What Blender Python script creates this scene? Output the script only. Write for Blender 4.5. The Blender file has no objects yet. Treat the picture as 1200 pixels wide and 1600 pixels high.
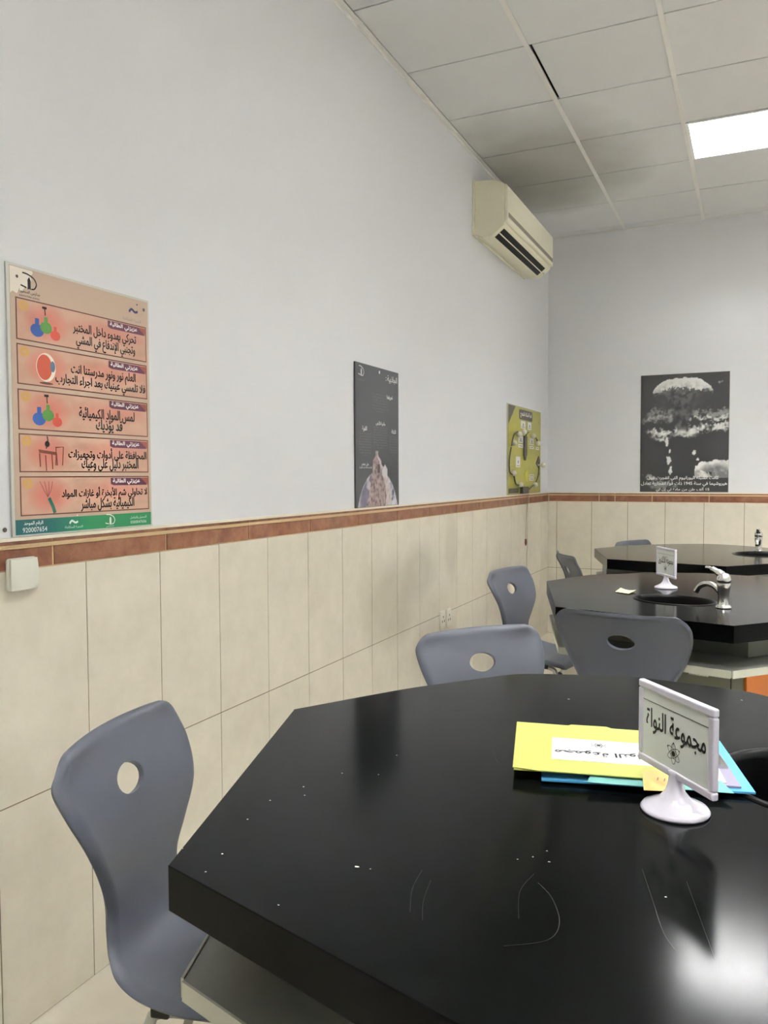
import bpy, bmesh, math, random
from mathutils import Vector, Matrix, noise
random.seed(4)
SC = bpy.context.scene
COL = SC.collection

# ------------------------------------------------------------------ camera
cd = bpy.data.cameras.new('camera')
cam = bpy.data.objects.new('camera', cd); COL.objects.link(cam)
cd.sensor_fit = 'VERTICAL'; cd.sensor_height = 24.0; cd.lens = 1256.475 / 1600 * 24.0
cd.clip_start = .05; cd.clip_end = 60
_yaw, _pitch, _roll = -.4335, -.0451, -.0045
_f = Vector((math.sin(_yaw) * math.cos(_pitch), math.cos(_yaw) * math.cos(_pitch), math.sin(_pitch)))
_r = Vector((math.cos(_yaw), -math.sin(_yaw), 0)); _u = _r.cross(_f)
_r2 = _r * math.cos(_roll) + _u * math.sin(_roll); _u2 = -_r * math.sin(_roll) + _u * math.cos(_roll)
cam.matrix_world = Matrix(((_r2.x, _u2.x, -_f.x, 1.6424), (_r2.y, _u2.y, -_f.y, -6.9307), (_r2.z, _u2.z, -_f.z, 1.3739), (0, 0, 0, 1)))
SC.camera = cam

# ------------------------------------------------------------------ world, exposure, lamp strength
w = bpy.data.worlds.new('world'); SC.world = w; w.use_nodes = True
w.node_tree.nodes['Background'].inputs[0].default_value = (.8, .9, 1, 1)
w.node_tree.nodes['Background'].inputs[1].default_value = .3
SC.view_settings.view_transform = 'Standard'; SC.view_settings.look = 'None'
SC.view_settings.gamma = 1; SC.view_settings.use_curve_mapping = False
SC.view_settings.exposure = 2.82
LAMP = 25.0
SC.cycles.use_denoising = True
SC.cycles.max_bounces = 8; SC.cycles.diffuse_bounces = 5
SC.cycles.sample_clamp_indirect = 6

ZC = 3.386          # ceiling height
TW, TH = .2958, .573   # wall tile
HT = .86            # table height
RX, RY = 5.45, -9.0   # right wall, wall behind the camera

# ------------------------------------------------------------------ materials
def lin(c):
    return tuple((x / 12.92 if x <= .04045 else ((x + .055) / 1.055) ** 2.4) for x in [v / 255 for v in c])
def mat(name, rgb, rough=.5, metal=0, spec=.5, coat=0, emit=None, estr=0, bump=None, var=None, trans=0, alpha=1):
    m = bpy.data.materials.new(name); m.use_nodes = True
    nt = m.node_tree; b = nt.nodes['Principled BSDF']
    c = lin(rgb)
    b.inputs['Base Color'].default_value = (*c, 1); b.inputs['Roughness'].default_value = rough
    b.inputs['Metallic'].default_value = metal; b.inputs['Specular IOR Level'].default_value = spec
    b.inputs['Coat Weight'].default_value = coat
    b.inputs['Transmission Weight'].default_value = trans; b.inputs['Alpha'].default_value = alpha
    if emit: b.inputs['Emission Color'].default_value = (*emit, 1); b.inputs['Emission Strength'].default_value = estr
    tc = nt.nodes.new('ShaderNodeTexCoord')
    if var:      # (scale, other colour, contrast)
        n = nt.nodes.new('ShaderNodeTexNoise'); n.inputs['Scale'].default_value = var[0]; n.inputs['Detail'].default_value = 6; n.inputs['Roughness'].default_value = .65
        r = nt.nodes.new('ShaderNodeValToRGB'); r.color_ramp.elements[0].position = .5 - var[2]; r.color_ramp.elements[1].position = .5 + var[2]
        r.color_ramp.elements[0].color = (*c, 1); r.color_ramp.elements[1].color = (*lin(var[1]), 1)
        nt.links.new(tc.outputs['Object'], n.inputs['Vector']); nt.links.new(n.outputs['Fac'], r.inputs['Fac']); nt.links.new(r.outputs['Color'], b.inputs['Base Color'])
    if bump:     # (scale, strength)
        n = nt.nodes.new('ShaderNodeTexNoise'); n.inputs['Scale'].default_value = bump[0]; n.inputs['Detail'].default_value = 4
        bp = nt.nodes.new('ShaderNodeBump'); bp.inputs['Strength'].default_value = bump[1]; bp.inputs['Distance'].default_value = .01
        nt.links.new(tc.outputs['Object'], n.inputs['Vector']); nt.links.new(n.outputs['Fac'], bp.inputs['Height']); nt.links.new(bp.outputs['Normal'], b.inputs['Normal'])
    return m
def paintmat(name, rough=.35, spec=.5):
    """printed picture: colours come from the mesh's own colour attribute"""
    m = bpy.data.materials.new(name); m.use_nodes = True; nt = m.node_tree; b = nt.nodes['Principled BSDF']
    a = nt.nodes.new('ShaderNodeVertexColor'); a.layer_name = 'ink'
    nt.links.new(a.outputs['Color'], b.inputs['Base Color']); b.inputs['Roughness'].default_value = rough; b.inputs['Specular IOR Level'].default_value = spec
    return m
def ellipse_mask(nt, centre, size, edge=.35, nscale=3, namp=.6):
    """soft noisy ellipsoid mask in object coordinates (dirt with a shape of its own)"""
    tc = nt.nodes.new('ShaderNodeTexCoord'); mp = nt.nodes.new('ShaderNodeMapping')
    mp.vector_type = 'POINT'
    mp.inputs['Location'].default_value = tuple(-c / s for c, s in zip(centre, size)); mp.inputs['Scale'].default_value = tuple(1 / s for s in size)
    ln = nt.nodes.new('ShaderNodeVectorMath'); ln.operation = 'LENGTH'
    n = nt.nodes.new('ShaderNodeTexNoise'); n.inputs['Scale'].default_value = nscale; n.inputs['Detail'].default_value = 5
    ad = nt.nodes.new('ShaderNodeMath'); ad.operation = 'MULTIPLY_ADD'; ad.inputs[1].default_value = namp
    mr = nt.nodes.new('ShaderNodeMapRange'); mr.inputs['From Min'].default_value = 1 + namp / 2 + edge; mr.inputs['From Max'].default_value = 1 + namp / 2 - edge
    nt.links.new(tc.outputs['Object'], mp.inputs['Vector']); nt.links.new(mp.outputs['Vector'], ln.inputs[0]); nt.links.new(tc.outputs['Object'], n.inputs['Vector'])
    nt.links.new(n.outputs['Fac'], ad.inputs[0]); nt.links.new(ln.outputs['Value'], ad.inputs[2]); nt.links.new(ad.outputs[0], mr.inputs['Value'])
    return mr.outputs['Result']
def stain(m, masks):
    """mix darker dirt into a material's base colour; masks = [(centre, size, rgb, amount, nscale)]"""
    nt = m.node_tree; b = nt.nodes['Principled BSDF']; sock = b.inputs['Base Color']
    for c, s, rgb, amt, ns in masks:
        mk = ellipse_mask(nt, c, s, nscale=ns)
        mu = nt.nodes.new('ShaderNodeMath'); mu.operation = 'MULTIPLY'; mu.inputs[1].default_value = amt
        mx = nt.nodes.new('ShaderNodeMix'); mx.data_type = 'RGBA'
        nt.links.new(mk, mu.inputs[0]); nt.links.new(mu.outputs[0], mx.inputs['Factor'])
        if sock.is_linked: nt.links.new(sock.links[0].from_socket, mx.inputs['A'])
        else: mx.inputs['A'].default_value = sock.default_value
        mx.inputs['B'].default_value = (*lin(rgb), 1)
        nt.links.new(mx.outputs['Result'], sock)
    return m

M = {}
M['paint'] = mat('wall_paint', (223, 224, 226), .55, spec=.3, bump=(60, .02))
M['tile'] = mat('wall_tile', (230, 223, 206), .28, var=(7, (216, 209, 191), .22))
M['grout'] = mat('tile_grout', (126, 112, 84), .8)
M['floor'] = mat('floor_tile', (222, 215, 198), .3, var=(5, (210, 202, 184), .25))
M['brown'] = mat('listello_brown', (118, 70, 50), .3, var=(14, (156, 110, 82), .16))
M['cream'] = mat('cream_strip', (214, 186, 142), .35)
M['cap'] = mat('cream_cap', (232, 224, 204), .35)
M['panel'] = mat('ceiling_panel', (222, 223, 224), .75, spec=.2, bump=(90, .03))
M['void'] = mat('ceiling_void', (38, 36, 32), .9)
M['tbar'] = mat('ceiling_bar', (230, 229, 226), .5)
M['lampwhite'] = mat('lamp_housing', (240, 240, 238), .4)
M['glow'] = mat('lamp_glow', (255, 255, 255), .5, emit=(.985, .99, 1), estr=LAMP)
M['louvre'] = mat('lamp_louvre', (176, 176, 176), .35)
M['black'] = mat('black_resin', (7, 8, 8), .14, spec=.09, bump=(2.2, .015))
M['sink'] = mat('black_sink', (6, 6, 7), .3, spec=.15)
M['grey_lam'] = mat('grey_laminate', (128, 130, 118), .35)
M['shelf'] = mat('shelf_laminate', (150, 152, 142), .3)
M['shelf_edge'] = mat('shelf_edge', (196, 198, 182), .45)
M['orange'] = mat('orange_door', (206, 112, 16), .35)
M['outlet'] = mat('outlet_plastic', (226, 222, 206), .35)
M['hole'] = mat('dark_slot', (22, 20, 18), .7)
M['chip'] = mat('white_chip', (224, 224, 216), .6)
M['scratch'] = mat('pale_scratch', (20, 21, 22), .3)
M['chair'] = mat('grey_plastic', (84, 88, 98), .42, bump=(260, .06))
M['steel'] = mat('steel_tube', (176, 176, 172), .28, metal=.9)
M['rubber'] = mat('black_rubber', (18, 18, 18), .6)
M['chrome'] = mat('chrome', (216, 216, 214), .12, metal=1)
M['white_pl'] = mat('white_plastic', (232, 228, 240), .12)
M['ivory'] = mat('switch_plastic', (226, 226, 212), .25)
M['socket'] = mat('socket_plastic', (226, 222, 206), .3)
M['card'] = mat('sign_card', (242, 246, 240), .3)
M['ink'] = mat('black_ink', (14, 14, 16), .5)
M['wink'] = mat('white_ink', (226, 226, 222), .5)
M['gink'] = mat('grey_ink', (132, 132, 132), .5)
M['yellow'] = mat('yellow_folder', (184, 188, 96), .5)
M['blue'] = mat('blue_folder', (84, 164, 212), .45)
M['blue_tab'] = mat('blue_tab', (74, 122, 170), .5)
M['paper'] = mat('white_paper', (222, 222, 224), .6)
M['pblue'] = mat('pale_blue_paper', (164, 198, 232), .6)
M['teal'] = mat('teal_paper', (112, 176, 168), .6)
M['purple'] = mat('grey_purple_board', (150, 144, 166), .5)
M['sticky'] = mat('orange_sticky', (232, 196, 122), .6)
M['pale_yellow'] = mat('pale_sticky', (238, 232, 176), .6)
M['ac'] = mat('ac_cream', (236, 232, 206), .35)
M['ac_panel'] = mat('ac_panel', (240, 236, 212), .3)
M['ac_strip'] = mat('ac_strip', (128, 116, 92), .3)
M['acrylic'] = mat('acrylic_edge', (205, 206, 196), .2)
M['p_tan'] = mat('print_tan', (190, 166, 146), .3)
M['p_white'] = mat('print_torn', (226, 218, 204), .6, bump=(120, .3))
M['p_line'] = mat('print_dark_line', (104, 60, 48), .35)
M['p_tag'] = mat('print_plum', (108, 60, 84), .35)
M['p_rust'] = mat('print_rust', (158, 84, 70), .35)
M['p_gold'] = mat('print_gold', (204, 160, 90), .35)
M['p_blue'] = mat('print_blue', (52, 88, 160), .3)
M['p_green'] = mat('print_green', (92, 150, 70), .3)
M['p_red'] = mat('print_red', (206, 84, 66), .3)
M['p_iris'] = mat('print_iris', (90, 110, 130), .3)
M['p_eye'] = mat('print_eye', (190, 82, 54), .3)
M['p_wood'] = mat('print_wood', (120, 62, 40), .4)
M['p_navy'] = mat('print_navy', (40, 42, 96), .4)
M['p_tealgreen'] = mat('print_tealgreen', (30, 112, 96), .35)
M['charcoal'] = mat('charcoal_board', (76, 78, 81), .3)
M['ybd'] = mat('yellow_board', (170, 164, 70), .4)
M['ydark'] = mat('board_dark', (86, 80, 74), .5)
M['styro'] = mat('styrofoam', (214, 210, 198), .7, bump=(200, .2))
M['wire'] = mat('dark_wire', (86, 82, 72), .5)
M['leafy'] = mat('bright_leaf', (196, 190, 50), .4)
M['cable'] = mat('grey_cable', (146, 142, 122), .5)
M['print'] = paintmat('printed_picture')
M['printg'] = paintmat('printed_gloss', .3)
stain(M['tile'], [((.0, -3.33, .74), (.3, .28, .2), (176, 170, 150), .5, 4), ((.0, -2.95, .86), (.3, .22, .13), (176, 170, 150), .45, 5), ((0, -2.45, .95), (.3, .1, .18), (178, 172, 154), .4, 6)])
stain(M['panel'], [((.35, -1.6, ZC), (.55, .75, .3), (150, 148, 138), .6, 2.5), ((.2, -1.2, ZC), (.3, .5, .3), (140, 138, 130), .4, 3)])

# ------------------------------------------------------------------ mesh building
class MB:
    def __init__(s): s.bm = bmesh.new(); s.T = Matrix.Identity(4); s.mi = 0
    def _v(s, p): return s.bm.verts.new(s.T @ Vector(p))
    def face(s, pts):
        f = s.bm.faces.new([s._v(p) for p in pts]); f.material_index = s.mi; return f
    def box(s, lo, hi):
        x0, y0, z0 = lo; x1, y1, z1 = hi
        v = [s._v(p) for p in ((x0, y0, z0), (x1, y0, z0), (x1, y1, z0), (x0, y1, z0), (x0, y0, z1), (x1, y0, z1), (x1, y1, z1), (x0, y1, z1))]
        for q in ((3, 2, 1, 0), (4, 5, 6, 7), (0, 1, 5, 4), (1, 2, 6, 5), (2, 3, 7, 6), (3, 0, 4, 7)):
            s.bm.faces.new([v[i] for i in q]).material_index = s.mi
        return s
    def prism(s, poly, z0, z1, ax='z'):
        """polygon extruded along an axis"""
        def P(a, b, h): return (a, b, h) if ax == 'z' else ((h, a, b) if ax == 'x' else (a, h, b))
        A = [s._v(P(a, b, z0)) for a, b in poly]; B = [s._v(P(a, b, z1)) for a, b in poly]
        n = len(poly)
        fs = [s.bm.faces.new(A[::-1]), s.bm.faces.new(B)]
        for i in range(n): fs.append(s.bm.faces.new((A[i], A[(i + 1) % n], B[(i + 1) % n], B[i])))
        for f in fs: f.material_index = s.mi
        return s
    def lathe(s, prof, c=(0, 0, 0), n=32, cap=True):
        rings = []
        for r, z in prof:
            rings.append([s._v((c[0] + r * math.cos(2 * math.pi * k / n), c[1] + r * math.sin(2 * math.pi * k / n), c[2] + z)) for k in range(n)])
        for a, b in zip(rings, rings[1:]):
            for k in range(n): s.bm.faces.new((a[k], a[(k + 1) % n], b[(k + 1) % n], b[k])).material_index = s.mi
        if cap:
            s.bm.faces.new(rings[0][::-1]).material_index = s.mi; s.bm.faces.new(rings[-1]).material_index = s.mi
        return s
    def tube(s, pts, r, n=8, closed=False, cap=True):
        pts = [Vector(p) for p in pts]; rings = []
        N = len(pts); up = None
        for i, p in enumerate(pts):
            t = (pts[min(i + 1, N - 1)] - pts[max(i - 1, 0)]).normalized()
            if up is None:
                up = Vector((0, 0, 1)) if abs(t.z) < .9 else Vector((1, 0, 0))
            side = t.cross(up).normalized(); up = side.cross(t).normalized()
            rr = r[i] if isinstance(r, (list, tuple)) else r
            rings.append([s._v(p + side * rr * math.cos(2 * math.pi * k / n) + up * rr * math.sin(2 * math.pi * k / n)) for k in range(n)])
        for a, b in zip(rings, rings[1:]):
            for k in range(n): s.bm.faces.new((a[k], a[(k + 1) % n], b[(k + 1) % n], b[k])).material_index = s.mi
        if cap:
            s.bm.faces.new(rings[0][::-1]).material_index = s.mi; s.bm.faces.new(rings[-1]).material_index = s.mi
        return s
    def ball(s, c, r, n=16, squash=(1, 1, 1)):
        m = Matrix.Translation(Vector(c)) @ Matrix.Diagonal((r * squash[0], r * squash[1], r * squash[2], 1))
        ret = bmesh.ops.create_uvsphere(s.bm, u_segments=n, v_segments=n // 2 + 2, radius=1, matrix=s.T @ m)
        for v in ret['verts']:
            for f in v.link_faces: f.material_index = s.mi
        return s
    def build(s, name, material, parent=None, smooth=False, bevel=0, seg=2, normals=True):
        if normals: bmesh.ops.recalc_face_normals(s.bm, faces=s.bm.faces[:])
        me = bpy.data.meshes.new(name); s.bm.to_mesh(me); s.bm.free()
        for mm in (material if isinstance(material, (list, tuple)) else [material]): me.materials.append(mm)
        o = bpy.data.objects.new(name, me); COL.objects.link(o)
        if smooth:
            for p in me.polygons: p.use_smooth = True
            if smooth != 'all':
                mb = o.modifiers.new('edges', 'EDGE_SPLIT'); mb.split_angle = math.radians(40)
        if bevel:
            b = o.modifiers.new('bevel', 'BEVEL'); b.width = bevel; b.segments = seg; b.limit_method = 'ANGLE'; b.angle_limit = math.radians(35)
        if parent: o.parent = parent
        return o
def tag(o, label, cat, group=None):
    o['label'] = label; o['category'] = cat
    if group: o['group'] = group
    return o
def struct(o): o['kind'] = 'structure'; return o
def empty(name, loc=(0, 0, 0), rz=0, mtx=None):
    o = bpy.data.objects.new(name, None); COL.objects.link(o); o.empty_display_size = .05
    if mtx is not None: o.matrix_world = mtx
    else: o.location = loc; o.rotation_euler = (0, 0, rz)
    return o
def copy_tree(o, parent=None):
    c = o.copy(); COL.objects.link(c)
    if parent: c.parent = parent
    for ch in [x for x in o.children]: copy_tree(ch, c)
    return c
def smooth_path(P, n=8):
    P = [Vector(p) for p in P]; R = [P[0]] + P + [P[-1]]; out = []
    for i in range(1, len(R) - 2):
        a, b, c, d = R[i - 1:i + 3]
        for k in range(n):
            t = k / n
            out.append(.5 * (2 * b + (c - a) * t + (2 * a - 5 * b + 4 * c - d) * t * t + (3 * b - a - 3 * c + d) * t ** 3))
    return out + [P[-1]]

# ------------------------------------------------------------------ Arabic lettering
_ISO = {'ء': (0xFE80, 1), 'آ': (0xFE81, 2), 'أ': (0xFE83, 2), 'ؤ': (0xFE85, 2), 'إ': (0xFE87, 2), 'ئ': (0xFE89, 4), 'ا': (0xFE8D, 2), 'ب': (0xFE8F, 4), 'ة': (0xFE93, 2),
        'ت': (0xFE95, 4), 'ث': (0xFE99, 4), 'ج': (0xFE9D, 4), 'ح': (0xFEA1, 4), 'خ': (0xFEA5, 4), 'د': (0xFEA9, 2), 'ذ': (0xFEAB, 2), 'ر': (0xFEAD, 2), 'ز': (0xFEAF, 2),
        'س': (0xFEB1, 4), 'ش': (0xFEB5, 4), 'ص': (0xFEB9, 4), 'ض': (0xFEBD, 4), 'ط': (0xFEC1, 4), 'ظ': (0xFEC5, 4), 'ع': (0xFEC9, 4), 'غ': (0xFECD, 4), 'ف': (0xFED1, 4),
        'ق': (0xFED5, 4), 'ك': (0xFED9, 4), 'ل': (0xFEDD, 4), 'م': (0xFEE1, 4), 'ن': (0xFEE5, 4), 'ه': (0xFEE9, 4), 'و': (0xFEED, 2), 'ى': (0xFEEF, 2), 'ي': (0xFEF1, 4)}
_LA = {'آ': 0xFEF5, 'أ': 0xFEF7, 'إ': 0xFEF9, 'ا': 0xFEFB}
def shape(s):
    """joined letter forms in left-to-right visual order"""
    if not any(c in _ISO for c in s): return s
    out = []; i = 0; prev_joins = False
    while i < len(s):
        c = s[i]
        if c.isdigit():
            j = i
            while j < len(s) and s[j].isdigit(): j += 1
            out.append(s[i:j]); i = j; prev_joins = False; continue
        if c not in _ISO: out.append(c); i += 1; prev_joins = False; continue
        if c == 'ل' and i + 1 < len(s) and s[i + 1] in _LA:
            out.append(chr(_LA[s[i + 1]] + (1 if prev_joins else 0))); i += 2; prev_joins = False; continue
        base, n = _ISO[c]
        nxt = n == 4 and i + 1 < len(s) and s[i + 1] in _ISO and s[i + 1] != 'ء'
        pj = prev_joins and n > 1
        k = (3 if pj and nxt else 2 if nxt else 1 if pj else 0)
        out.append(chr(base + k)); prev_joins = nxt; i += 1
    return ''.join(out[::-1])
_tc = {}
def text_geo(s, bold):
    k = s
    if k in _tc: return _tc[k]
    cu = bpy.data.curves.new('tmp', 'FONT'); cu.body = shape(s); cu.resolution_u = 3; cu.size = 1
    o = bpy.data.objects.new('tmp', cu); COL.objects.link(o)
    bpy.context.view_layer.update()
    me = o.to_mesh()
    vs = [(v.co.x, v.co.y) for v in me.vertices]; fs = [tuple(p.vertices) for p in me.polygons]
    o.to_mesh_clear(); bpy.data.objects.remove(o); bpy.data.curves.remove(cu)
    x0 = min(v[0] for v in vs); x1 = max(v[0] for v in vs); y0 = min(v[1] for v in vs); y1 = max(v[1] for v in vs)
    _tc[k] = (vs, fs, x0, x1, y0, y1); return _tc[k]
def text(mb, s, u, v, w=None, h=None, z=.0006, bold=.02, rot=0, maxh=None, vs_scale=1):
    """lettering centred on (u, v), fitted to a width (and a height)"""
    vs, fs, x0, x1, y0, y1 = text_geo(s, bold)
    sx = w / (x1 - x0) if w else h / (y1 - y0); sy = h / (y1 - y0) if h else sx * vs_scale
    if maxh and sy * (y1 - y0) > maxh: sy = maxh / (y1 - y0)
    cr, sr = math.cos(rot), math.sin(rot)
    bx = bold * min(sx, sy * 1.2)                                  # heavier strokes: the letters struck several times
    for k, (ox, oy) in enumerate([(0, 0)] if bold < .005 else [(-bx, 0), (bx, 0), (0, bx), (0, -bx)]):
        V = []
        for x, y in vs:
            a = (x - (x0 + x1) / 2) * sx + ox; b = (y - (y0 + y1) / 2) * sy + oy
            V.append(mb._v((u + a * cr - b * sr, v + a * sr + b * cr, z + k * .00002)))
        for f in fs:
            try: mb.bm.faces.new([V[i] for i in f]).material_index = mb.mi
            except ValueError: pass
def flat(mb, poly, z): return mb.face([(a, b, z) for a, b in poly])
def disc(mb, c, r, z, n=24, ry=None):
    return flat(mb, [(c[0] + r * math.cos(2 * math.pi * k / n), c[1] + (ry or r) * math.sin(2 * math.pi * k / n)) for k in range(n)], z)
def stroke(mb, pts, wd, z, smooth=6):
    """a flat ribbon (pen stroke)"""
    P = smooth_path([(a, b, 0) for a, b in pts], smooth) if smooth else [Vector((a, b, 0)) for a, b in pts]
    L, R = [], []
    for i, p in enumerate(P):
        t = (P[min(i + 1, len(P) - 1)] - P[max(i - 1, 0)]); t = t.normalized() if t.length else Vector((1, 0, 0))
        nn = Vector((-t.y, t.x, 0)) * wd / 2
        L.append(mb._v((p.x + nn.x, p.y + nn.y, z))); R.append(mb._v((p.x - nn.x, p.y - nn.y, z)))
    for i in range(len(P) - 1): mb.bm.faces.new((L[i], R[i], R[i + 1], L[i + 1])).material_index = mb.mi
def rrect(u0, v0, u1, v1, r, n=5):
    out = []
    for cx, cy, a0 in ((u1 - r, v1 - r, 0), (u0 + r, v1 - r, 90), (u0 + r, v0 + r, 180), (u1 - r, v0 + r, 270)):
        for k in range(n + 1):
            a = math.radians(a0 + 90 * k / n); out.append((cx + r * math.cos(a), cy + r * math.sin(a)))
    return out
def picture(name, u0, v0, u1, v1, nx, ny, z, fn, material, parent):
    """a printed picture: a fine grid whose ink colour is a function of place"""
    me = bpy.data.meshes.new(name); V = []; F = []; C = []
    for j in range(ny + 1):
        for i in range(nx + 1):
            a, b = i / nx, j / ny
            V.append((u0 + (u1 - u0) * a, v0 + (v1 - v0) * b, z)); C += [*lin(fn(a, b)), 1.0]
    for j in range(ny):
        for i in range(nx):
            k = j * (nx + 1) + i; F.append((k, k + 1, k + nx + 2, k + nx + 1))
    me.from_pydata(V, [], F); me.materials.append(material)
    ca = me.color_attributes.new('ink', 'FLOAT_COLOR', 'POINT'); ca.data.foreach_set('color', C)
    o = bpy.data.objects.new(name, me); COL.objects.link(o); o.parent = parent
    return o
def fbm(x, y, s=1, o=4, seed=0): return noise.fractal(Vector((x * s + seed * 7.3, y * s, seed * 3.1)), 1.0, 2.0, o)
def mixc(a, b, t): t = max(0, min(1, t)); return tuple(p + (q - p) * t for p, q in zip(a, b))
def sstep(a, b, x): t = max(0, min(1, (x - a) / (b - a))); return t * t * (3 - 2 * t)
def wall_left_mtx(y, z, x=.0): return Matrix(((0, 0, 1, x), (1, 0, 0, y), (0, 1, 0, z), (0, 0, 0, 1)))
def wall_back_mtx(x, z, y=0.0): return Matrix(((1, 0, 0, x), (0, 0, -1, y), (0, 1, 0, z), (0, 0, 0, 1)))

# ================================================================== THE ROOM
mb = MB(); mb.box((-.2, RY, -.02), (-.0, .2, ZC + .3)); struct(mb.build('wall_left', M['paint']))
mb = MB(); mb.box((0, 0, -.02), (RX, .2, ZC + .3)); struct(mb.build('wall_back', M['paint']))
mb = MB(); mb.box((RX, RY, -.02), (RX + .2, .2, ZC + .3)); struct(mb.build('wall_right', M['paint']))
mb = MB(); mb.box((-.2, RY - .2, -.02), (RX + .2, RY, ZC + .3)); struct(mb.build('wall_front', M['paint']))
# floor tiles
mb = MB(); mb.box((-.0, RY, -.1), (RX, 0, -.002)); mb.mi = 1
fy = .32
while fy > RY:
    fx = 0.0
    while fx < RX:
        mb.box((fx + .0015, max(RY, fy - .597), -.002), (min(fx + .597, RX), min(fy, 0), 0)); fx += .6
    fy -= .6
struct(mb.build('floor', [M['grout'], M['floor']]))
# tiled dado (left, back, right)
TD = .006
def tile_rows(mb, put, start, lo, hi):
    """put(a0, a1, z0, z1) adds one tile"""
    k0 = math.floor((lo - start) / TW) - 1
    a = start + k0 * TW
    while a < hi:
        a0, a1 = max(lo, a + .0018), min(hi, a + TW - .0018)
        if a1 - a0 > .004:
            put(a0, a1, .0022, TH - .0017); put(a0, a1, TH + .0017, 2 * TH)
        a += TW
mb = MB(); mb.box((-.0, RY, 0), (TD - .0015, 0, 2 * TH)); mb.mi = 1
tile_rows(mb, lambda a, b, z0, z1: mb.box((0.0005, a, z0), (TD, b, z1)), -5.3091, RY, -.006)
struct(mb.build('trim_1', [M['grout'], M['tile']]))
mb = MB(); mb.box((TD, -TD + .0015, 0), (RX, 0, 2 * TH)); mb.mi = 1
tile_rows(mb, lambda a, b, z0, z1: mb.box((a, -TD, z0), (b, -.0005, z1)), .082, .0065, RX)
struct(mb.build('trim_2', [M['grout'], M['tile']]))
# brown listello course with cream strips
def listello(name, put, joints):
    mb = MB(); mats = [M['cream'], M['brown'], M['cap']]
    zb = 2 * TH
    mb.mi = 0; put(mb, joints[0], joints[-1], zb, zb + .072, TD - .002)
    for a, b in zip(joints, joints[1:]):
        mb.mi = 1; put(mb, a + .0035, b - .0035, zb + .004, zb + .0525, TD + .001)
        mb.mi = 1; put(mb, a + .002, b - .002, zb + .0635, zb + .072, TD + .001)
    mb.mi = 0; put(mb, joints[0], joints[-1], zb + .0545, zb + .0582, TD + .003); put(mb, joints[0], joints[-1], zb + .0592, zb + .0628, TD + .003)
    mb.mi = 2; put(mb, joints[0], joints[-1], zb + .0725, zb + .081, TD + .004)
    return struct(mb.build(name, mats))
jl = []; a = -5.3091 + 1.1 * TW
while a > RY: a -= .4365
a += .4365; jl = [RY]
while a < -.02: jl.append(a); a += .4365
jl.append(-.001)
listello('trim_3', lambda mb, a, b, z0, z1, d: mb.box((.0005, a, z0), (d, b, z1)), jl)
jb = [.012, .44, .57, .867]; a = 1.302
while a < RX: jb.append(a); a += .4365
jb.append(RX)
listello('trim_4', lambda mb, a, b, z0, z1, d: mb.box((a, -d, z0), (b, -.0005, z1)), jb)

# suspended ceiling: panels, bars, void above
GX, GY = .633, -3.129
LIGHTS = [(GX + .9 + 1.8 * i, GY + 1.5 - 2.4 * j) for i in range(3) for j in range(3)]
mb = MB(); mb.mi = 1
mb.box((-.2, RY - .2, ZC + .16), (RX + .2, .2, ZC + .3))
mb.mi = 0
ix0 = -1
cols = [(.019, GX)] + [(GX + .6 * k, GX + .6 * (k + 1)) for k in range(0, 9)]
rows = [(GY + .6 * k, GY + .6 * (k + 1)) for k in range(-11, 6)]
for x0, x1 in cols:
    x1 = min(x1, RX)
    if x1 - x0 < .05: continue
    for y0, y1 in rows:
        y0 = max(y0, RY); y1 = min(y1, 0)
        if y1 - y0 < .05: continue
        cx, cy = (x0 + x1) / 2, (y0 + y1) / 2
        if any(abs(cx - lx) < .2 and abs(cy - ly) < .2 for lx, ly in LIGHTS): continue
        g = .0042
        dz = random.uniform(0, .0015); xa = x0 + .006; ya = y0 + g; yb = y1 - g
        if abs(x0 - GX) < .01 and abs(y0 - GY) < .01: xa = x0 + .024          # shoved panel with a dark gap
        mb.box((xa, ya, ZC + .003 + dz), (x1 - .006, yb, ZC + .015 + dz))
# narrow last row against the back wall, a little short so that a dark slit shows
y0 = GY + .6 * 5
for n_, (x0, x1) in enumerate(cols):
    x1 = min(x1, RX)
    e0, e1 = [(.004, .006), (.006, .03), (.02, .006)][n_ % 3] if n_ < 3 else (.004, .004)
    mb.prism([(x0 + .006, y0 + .002), (x1 - .006, y0 + .002), (x1 - .006, -e1), (x0 + .006, -e0)], ZC + .004, ZC + .016)
struct(mb.build('ceiling', [M['panel'], M['void']]))
mb = MB()
for k in range(0, 9):
    x = GX + .6 * k
    if x < RX - .02:
        mb.box((x - .012, RY, ZC - .001), (x + .012, -.0, ZC + .002)); mb.box((x - .002, RY, ZC + .002), (x + .002, 0, ZC + .03))
struct(mb.build('trim_5', M['tbar'], bevel=.0006))
mb = MB()                                      # white angle along the walls
mb.box((0, RY, ZC - .002), (.024, 0, ZC + .001)); mb.box((0, RY, ZC - .004), (.002, 0, ZC + .02))
yy = RY
while yy < 0:                                  # broken, patched plaster edge under the angle
    l = random.uniform(.25, .6); mb.box((0, yy, ZC - .014 - random.uniform(0, .008)), (.0035, yy + l, ZC - .003)); yy += l + random.uniform(.0, .05)
mb.box((.024, -.003, ZC - .002), (RX, 0, ZC + .012))
struct(mb.build('trim_6', M['tbar']))

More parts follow.
